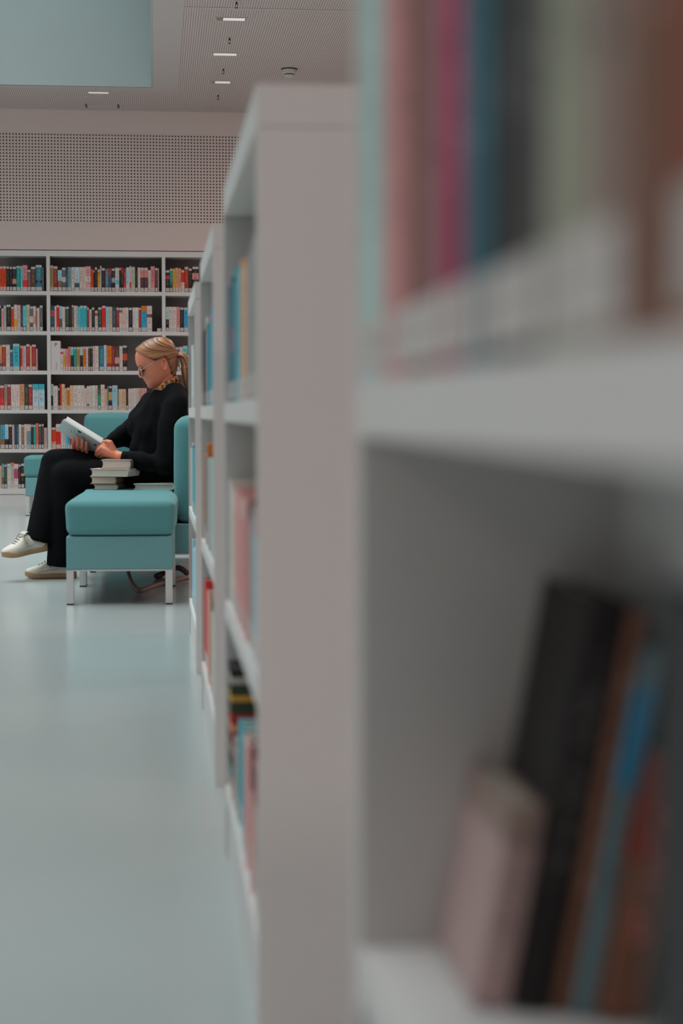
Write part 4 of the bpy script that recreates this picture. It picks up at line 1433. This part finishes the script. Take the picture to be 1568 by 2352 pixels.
for a_, e_ in ((WR_L, ELB_L), (WR_R, ELB_R)):
    dr = (e_ - a_).normalized()
    c0_ = a_ + dr * (.012 if a_ is WR_L else .030)
    P(MB().tube([c0_ + dr * t for t in (0, .004, .016, .03, .034)], [.0265, .029, .0305, .0315, .028], 24), 'cuff', black_knit)
P(MB().ellipsoid(S(359.5, 907, 9.30 - .052), (.0028, .0028, .0028)), 'button', M['metal'])

# --- trousers
tr = MB()
tr.capsule(S(362, 1082, 9.22), S(362, 1082, 9.40), .082, .082, 20)
tr.capsule(HIP_L, KN_L, .080, .072, 22)
tr.capsule(HIP_R, KN_R, .086, .073, 22)
tr.capsule(KN_R, S(82, 1246, 9.11), .072, .056, 22, flat1=True)
tr.capsule(S(118, 1092, 9.22), S(93, 1240, 9.14), .066, .058, 22, flat1=True)
tr.capsule(KN_L, S(131, 1301, 9.16), .072, .052, 22, flat1=True)
tr.capsule(S(165, 1100, 9.2), S(146, 1300, 9.18), .07, .056, 22, flat1=True)
tr.capsule(S(250, 1085, 9.27), S(150, 1085, 9.22), .082, .076, 22)
trousers = P(tr, 'trousers', black_cloth)
remeshed(trousers, .008, 6, .5, folds=(.005, 9, (1, .8, .35)))

# --- shoes
leather = plain('off_white_leather', (.66, .58, .50), .55, .35, var=.06, scale=40)
gum = plain('gum_sole', (.40, .235, .125), .6, .3, var=.06)
lace_m = plain('lace', (.40, .37, .33), .8, .1)
def shoe(toe, heel, roll_y, label):
    """toe and heel: points on the floor side of the sole"""
    toe, heel = Vector(toe), Vector(heel)
    ax = (toe - heel)
    L = ax.length
    ax.normalize()
    side = Vector((0, 0, 1)).cross(ax).normalized()
    upv = ax.cross(side).normalized()
    if upv.z < 0:
        upv = -upv
    W = lambda t: .047 * (math.sin(min(1, (t + .02) / .16) * PI / 2) ** .6) * (1 - .22 * math.exp(-((t - .42) / .16) ** 2)) * (1.0 if t < .70 else math.sqrt(max(.012, 1 - ((t - .70) / .30) ** 2)))
    q = lambda t, s, h: heel + ax * (t * L) + side * s + upv * h
    r = bpy.data.objects.new('shoe', None)
    # sole
    vs, fs = [], []
    T = [(1 - math.cos(PI * i / 34)) / 2 for i in range(35)]
    SECT = [(-.96, .003), (-1.03, .010), (-1.02, .022), (-.93, .0265), (.93, .0265), (1.02, .022), (1.03, .010), (.96, .003), (.85, 0), (-.85, 0)]
    for t in T:
        sp = .010 * max(0, (t - .75) / .25) ** 2
        hh = 1 + .30 * max(0, (t - .82) / .18)
        e_ = max(0, (t - .90) / .10) ** 2
        b_ = max(0, (.06 - t) / .06) ** 2
        vs += [q(t, s * W(t), (h * hh - .0145) * (1 - .45 * e_ - .25 * b_) + .0145 + sp) for s, h in SECT]
    k = len(SECT)
    for i in range(len(T) - 1):
        for j in range(k):
            fs.append((i * k + j, i * k + (j + 1) % k, (i + 1) * k + (j + 1) % k, (i + 1) * k + j))
    fs.append(tuple(range(k)))
    fs.append(tuple((len(T) - 1) * k + j for j in range(k)))
    # upper
    uv, uf = [], []
    TOP = [(0, .070), (.03, .088), (.09, .090), (.2, .076), (.30, .076), (.36, .088), (.42, .100), (.47, .102), (.52, .095), (.60, .083), (.70, .068), (.80, .060), (.90, .053), (.96, .047), (1, .036)]
    def top(t):
        for (a, b_), (c, d) in zip(TOP, TOP[1:]):
            if a <= t <= c:
                return b_ + (d - b_) * (t - a) / (c - a)
        return .03
    TT = [.006 + .982 * (1 - math.cos(PI * i / 44)) / 2 for i in range(45)]
    SEC = [PI * j / 16 for j in range(17)]
    for t in TT:
        w, h = W(t) * .955, top(t)
        for a in SEC:
            c, s = math.cos(a), math.sin(a)
            wf = 1 - .30 * max(0, (s - .4)) * (1 if t < .55 else .4)
            uv.append(q(t, w * math.copysign(abs(c) ** .62, c) * wf, .022 + (h - .022) * abs(s) ** .75))
    k = len(SEC)
    for i in range(len(TT) - 1):
        for j in range(k - 1):
            uf.append((i * k + j, i * k + j + 1, (i + 1) * k + j + 1, (i + 1) * k + j))
        uf.append((i * k + k - 1, i * k, (i + 1) * k, (i + 1) * k + k - 1))
    uf.append(tuple(range(k)))
    uf.append(tuple((len(TT) - 1) * k + j for j in range(k)))
    up_ = P(MB().add(uv, uf), 'shoe', leather)
    up_['label'] = label
    so = MB().add(vs, fs).build('sole', gum, up_, smooth=True, world=True)
    lc = MB()
    for j in range(5):
        t = .50 + j * .055
        h = top(t)
        w = W(t)
        lc.tube([q(t - .01, -w * .55, h * .86), q(t, -w * .2, h + .003), q(t + .012, w * .2, h + .003), q(t, w * .55, h * .86)], .0027, 8)
    hb, wb = top(.5), W(.5)
    for s in (-1, 1):
        lc.tube(smooth_pts([q(.5, 0, hb + .004), q(.53, s * wb * .5, hb + .006), q(.56, s * wb * .95, hb * .8), q(.52, s * wb * 1.08, hb * .62), q(.50, s * wb * .6, hb * .9), q(.5, 0, hb + .004)], 5), .0024, 8)
        lc.tube(smooth_pts([q(.5, 0, hb + .004), q(.49, s * wb * .8, hb * .85), q(.51, s * wb * 1.1, hb * .55)], 5), .0022, 8)
    lc.build('laces', lace_m, up_, smooth=True, world=True)
    tg = MB()
    tgv = [q(t, s * .022, top(t) + .004 + dz) for t, dz in ((.415, .010), (.46, .005), (.54, 0)) for s in (-1, -.5, .5, 1)]
    tg.add(tgv + [v - upv * .004 for v in tgv], [(i * 4 + j, i * 4 + j + 1, (i + 1) * 4 + j + 1, (i + 1) * 4 + j) for i in range(2) for j in range(3)] +
           [(12 + i * 4 + j, 12 + (i + 1) * 4 + j, 12 + (i + 1) * 4 + j + 1, 12 + i * 4 + j + 1) for i in range(2) for j in range(3)] +
           [(0, 1, 13, 12), (1, 2, 14, 13), (2, 3, 15, 14), (8, 20, 21, 9), (9, 21, 22, 10), (10, 22, 23, 11), (0, 12, 16, 4), (4, 16, 20, 8), (3, 7, 19, 15), (7, 11, 23, 19)])
    tg.build('tongue', leather, up_, smooth=True, world=True)
    # toe bumper and heel patch in gum, as on the sole
    for nm, rng, hh in (('heel_patch', [.0 + .17 * i / 6 for i in range(7)], .046),):
        g_ = MB()
        rows = []
        for t in rng:
            tc = min(.995, max(.005, t))
            fade = (t - .80) / .2 if nm == 'toe_bumper' else 1 - t / .17
            hz = .022 + (hh - .022) * math.sqrt(max(0.02, fade))
            rows.append([q(tc, s * W(tc) * 1.012 * (1.0 if h < .03 else .985), h) for s in (-1,) for h in (.020, hz)] + [q(tc, W(tc) * 1.012 * (1.0 if h < .03 else .985), h) for h in (hz, .020)])
        vs_ = [v for r_ in rows for v in r_]
        fs_ = []
        for i in range(len(rows) - 1):
            fs_ += [(i * 4, i * 4 + 1, i * 4 + 5, i * 4 + 4), (i * 4 + 2, i * 4 + 3, i * 4 + 7, i * 4 + 6)]
        e_ = (len(rows) - 1) * 4 if nm == 'toe_bumper' else 0
        fs_.append((e_, e_ + 1, e_ + 2, e_ + 3))
        g_.add(vs_, fs_).build(nm, gum, up_, smooth=True, world=True)
    # stitched side seam lines
    st = MB()
    for s in (-1, 1):
        st.tube([q(t, s * W(t) * 1.0, .030 + .02 * (1 - (t - .3) / .5)) for t in (.34, .44, .54, .64, .74)], .0011, 6)
    st.build('seam', plain('seam', (.36, .30, .25), .8, .1), up_, world=True)
    return up_
f0 = on_z(176, 1327, 0)
f1 = on_z(57, 1329, 0)
shoe((f1.x, f1.y, .001), (f0.x, f0.y, .001), 0, 'off-white shoe with gum sole flat on the floor')
shoe(S(7, 1285, 9.00), S(106, 1263, 9.15), 0, 'off-white shoe with gum sole raised in the air')
# ring on the far hand
rg = [S(188, 1029, 9.252) + Vector((1, 0, 0)) * .0108 * math.cos(t) + Vector((0, .8, .3)).normalized() * .0108 * math.sin(t) for t in [2 * PI * k / 18 for k in range(19)]]
P(MB().tube(rg, .0016, 8), 'ring', plain('gold', (.62, .40, .15), .3, .5, metal=.9))
# ---------------------------------------------------------------- lights
def area(name, loc, rot, size, sy, power, col, spread=PI):
    ld = bpy.data.lights.new(name, 'AREA')
    ld.shape = 'RECTANGLE'
    ld.size, ld.size_y = size, sy
    ld.energy = power
    ld.color = col
    ld.spread = spread
    o = bpy.data.objects.new(name, ld)
    COL.objects.link(o)
    o.location = loc
    o.rotation_euler = rot
    return o
COOL = (.86, .985, 1.0)
WARM = (1.0, .82, .785)
# daylight coming down the light well
area('skylight', ((WX0 + WX1) / 2, (WY0 + WY1) / 2, ZC + 2.5), (0, 0, 0), 5.8, 16.4, 570, COOL, math.radians(105))
area('skylight', (-2.4, 10.6, ZC + 2.45), (0, 0, 0), 4.6, 8.0, 330, COOL, math.radians(100))  # second lamp added in the well to brighten the far part
# daylight through the window wall
for k in range(5):
    y = YF + k * 4.1 + 2.05
    area('window_daylight', (XL - .05, y, 1.75), (0, -PI / 2, 0), 2.5, 3.4, 14, COOL)
# unseen warm lamps added as fill behind the camera and over the far end
for x, y, pw in ((-3.5, -1.5, 60), (0.8, -1.5, 75), (3.2, 2, 50), (3.2, 7, 60), (2.8, 12, 95)):
    area('warm_fill', (x, y, ZC - .02), (0, 0, 0), 1.6, .35, pw, WARM)

area('warm_fill', (2.1, 13.4, ZC - .02), (0, 0, 0), .35, 1.8, 66, WARM)  # this and the next lamp added out of sight to brighten the back wall
area('warm_fill', (-6.5, 13.0, ZC - .02), (0, 0, 0), .35, 1.8, 50, WARM)

w = bpy.data.worlds.new('world')
SC.world = w
w.use_nodes = True
w.node_tree.nodes['Background'].inputs[0].default_value = (.75, .85, .9, 1)
w.node_tree.nodes['Background'].inputs[1].default_value = .5

SC.view_settings.view_transform = 'Standard'
SC.view_settings.look = 'None'
SC.view_settings.exposure = -1.0
SC.view_settings.gamma = 1.0
SC.view_settings.use_curve_mapping = False
SC.cycles.use_denoising = True
SC.cycles.max_bounces = 8
SC.cycles.diffuse_bounces = 5
SC.cycles.sample_clamp_indirect = 6
SC.cycles.caustics_reflective = False
SC.cycles.caustics_refractive = False
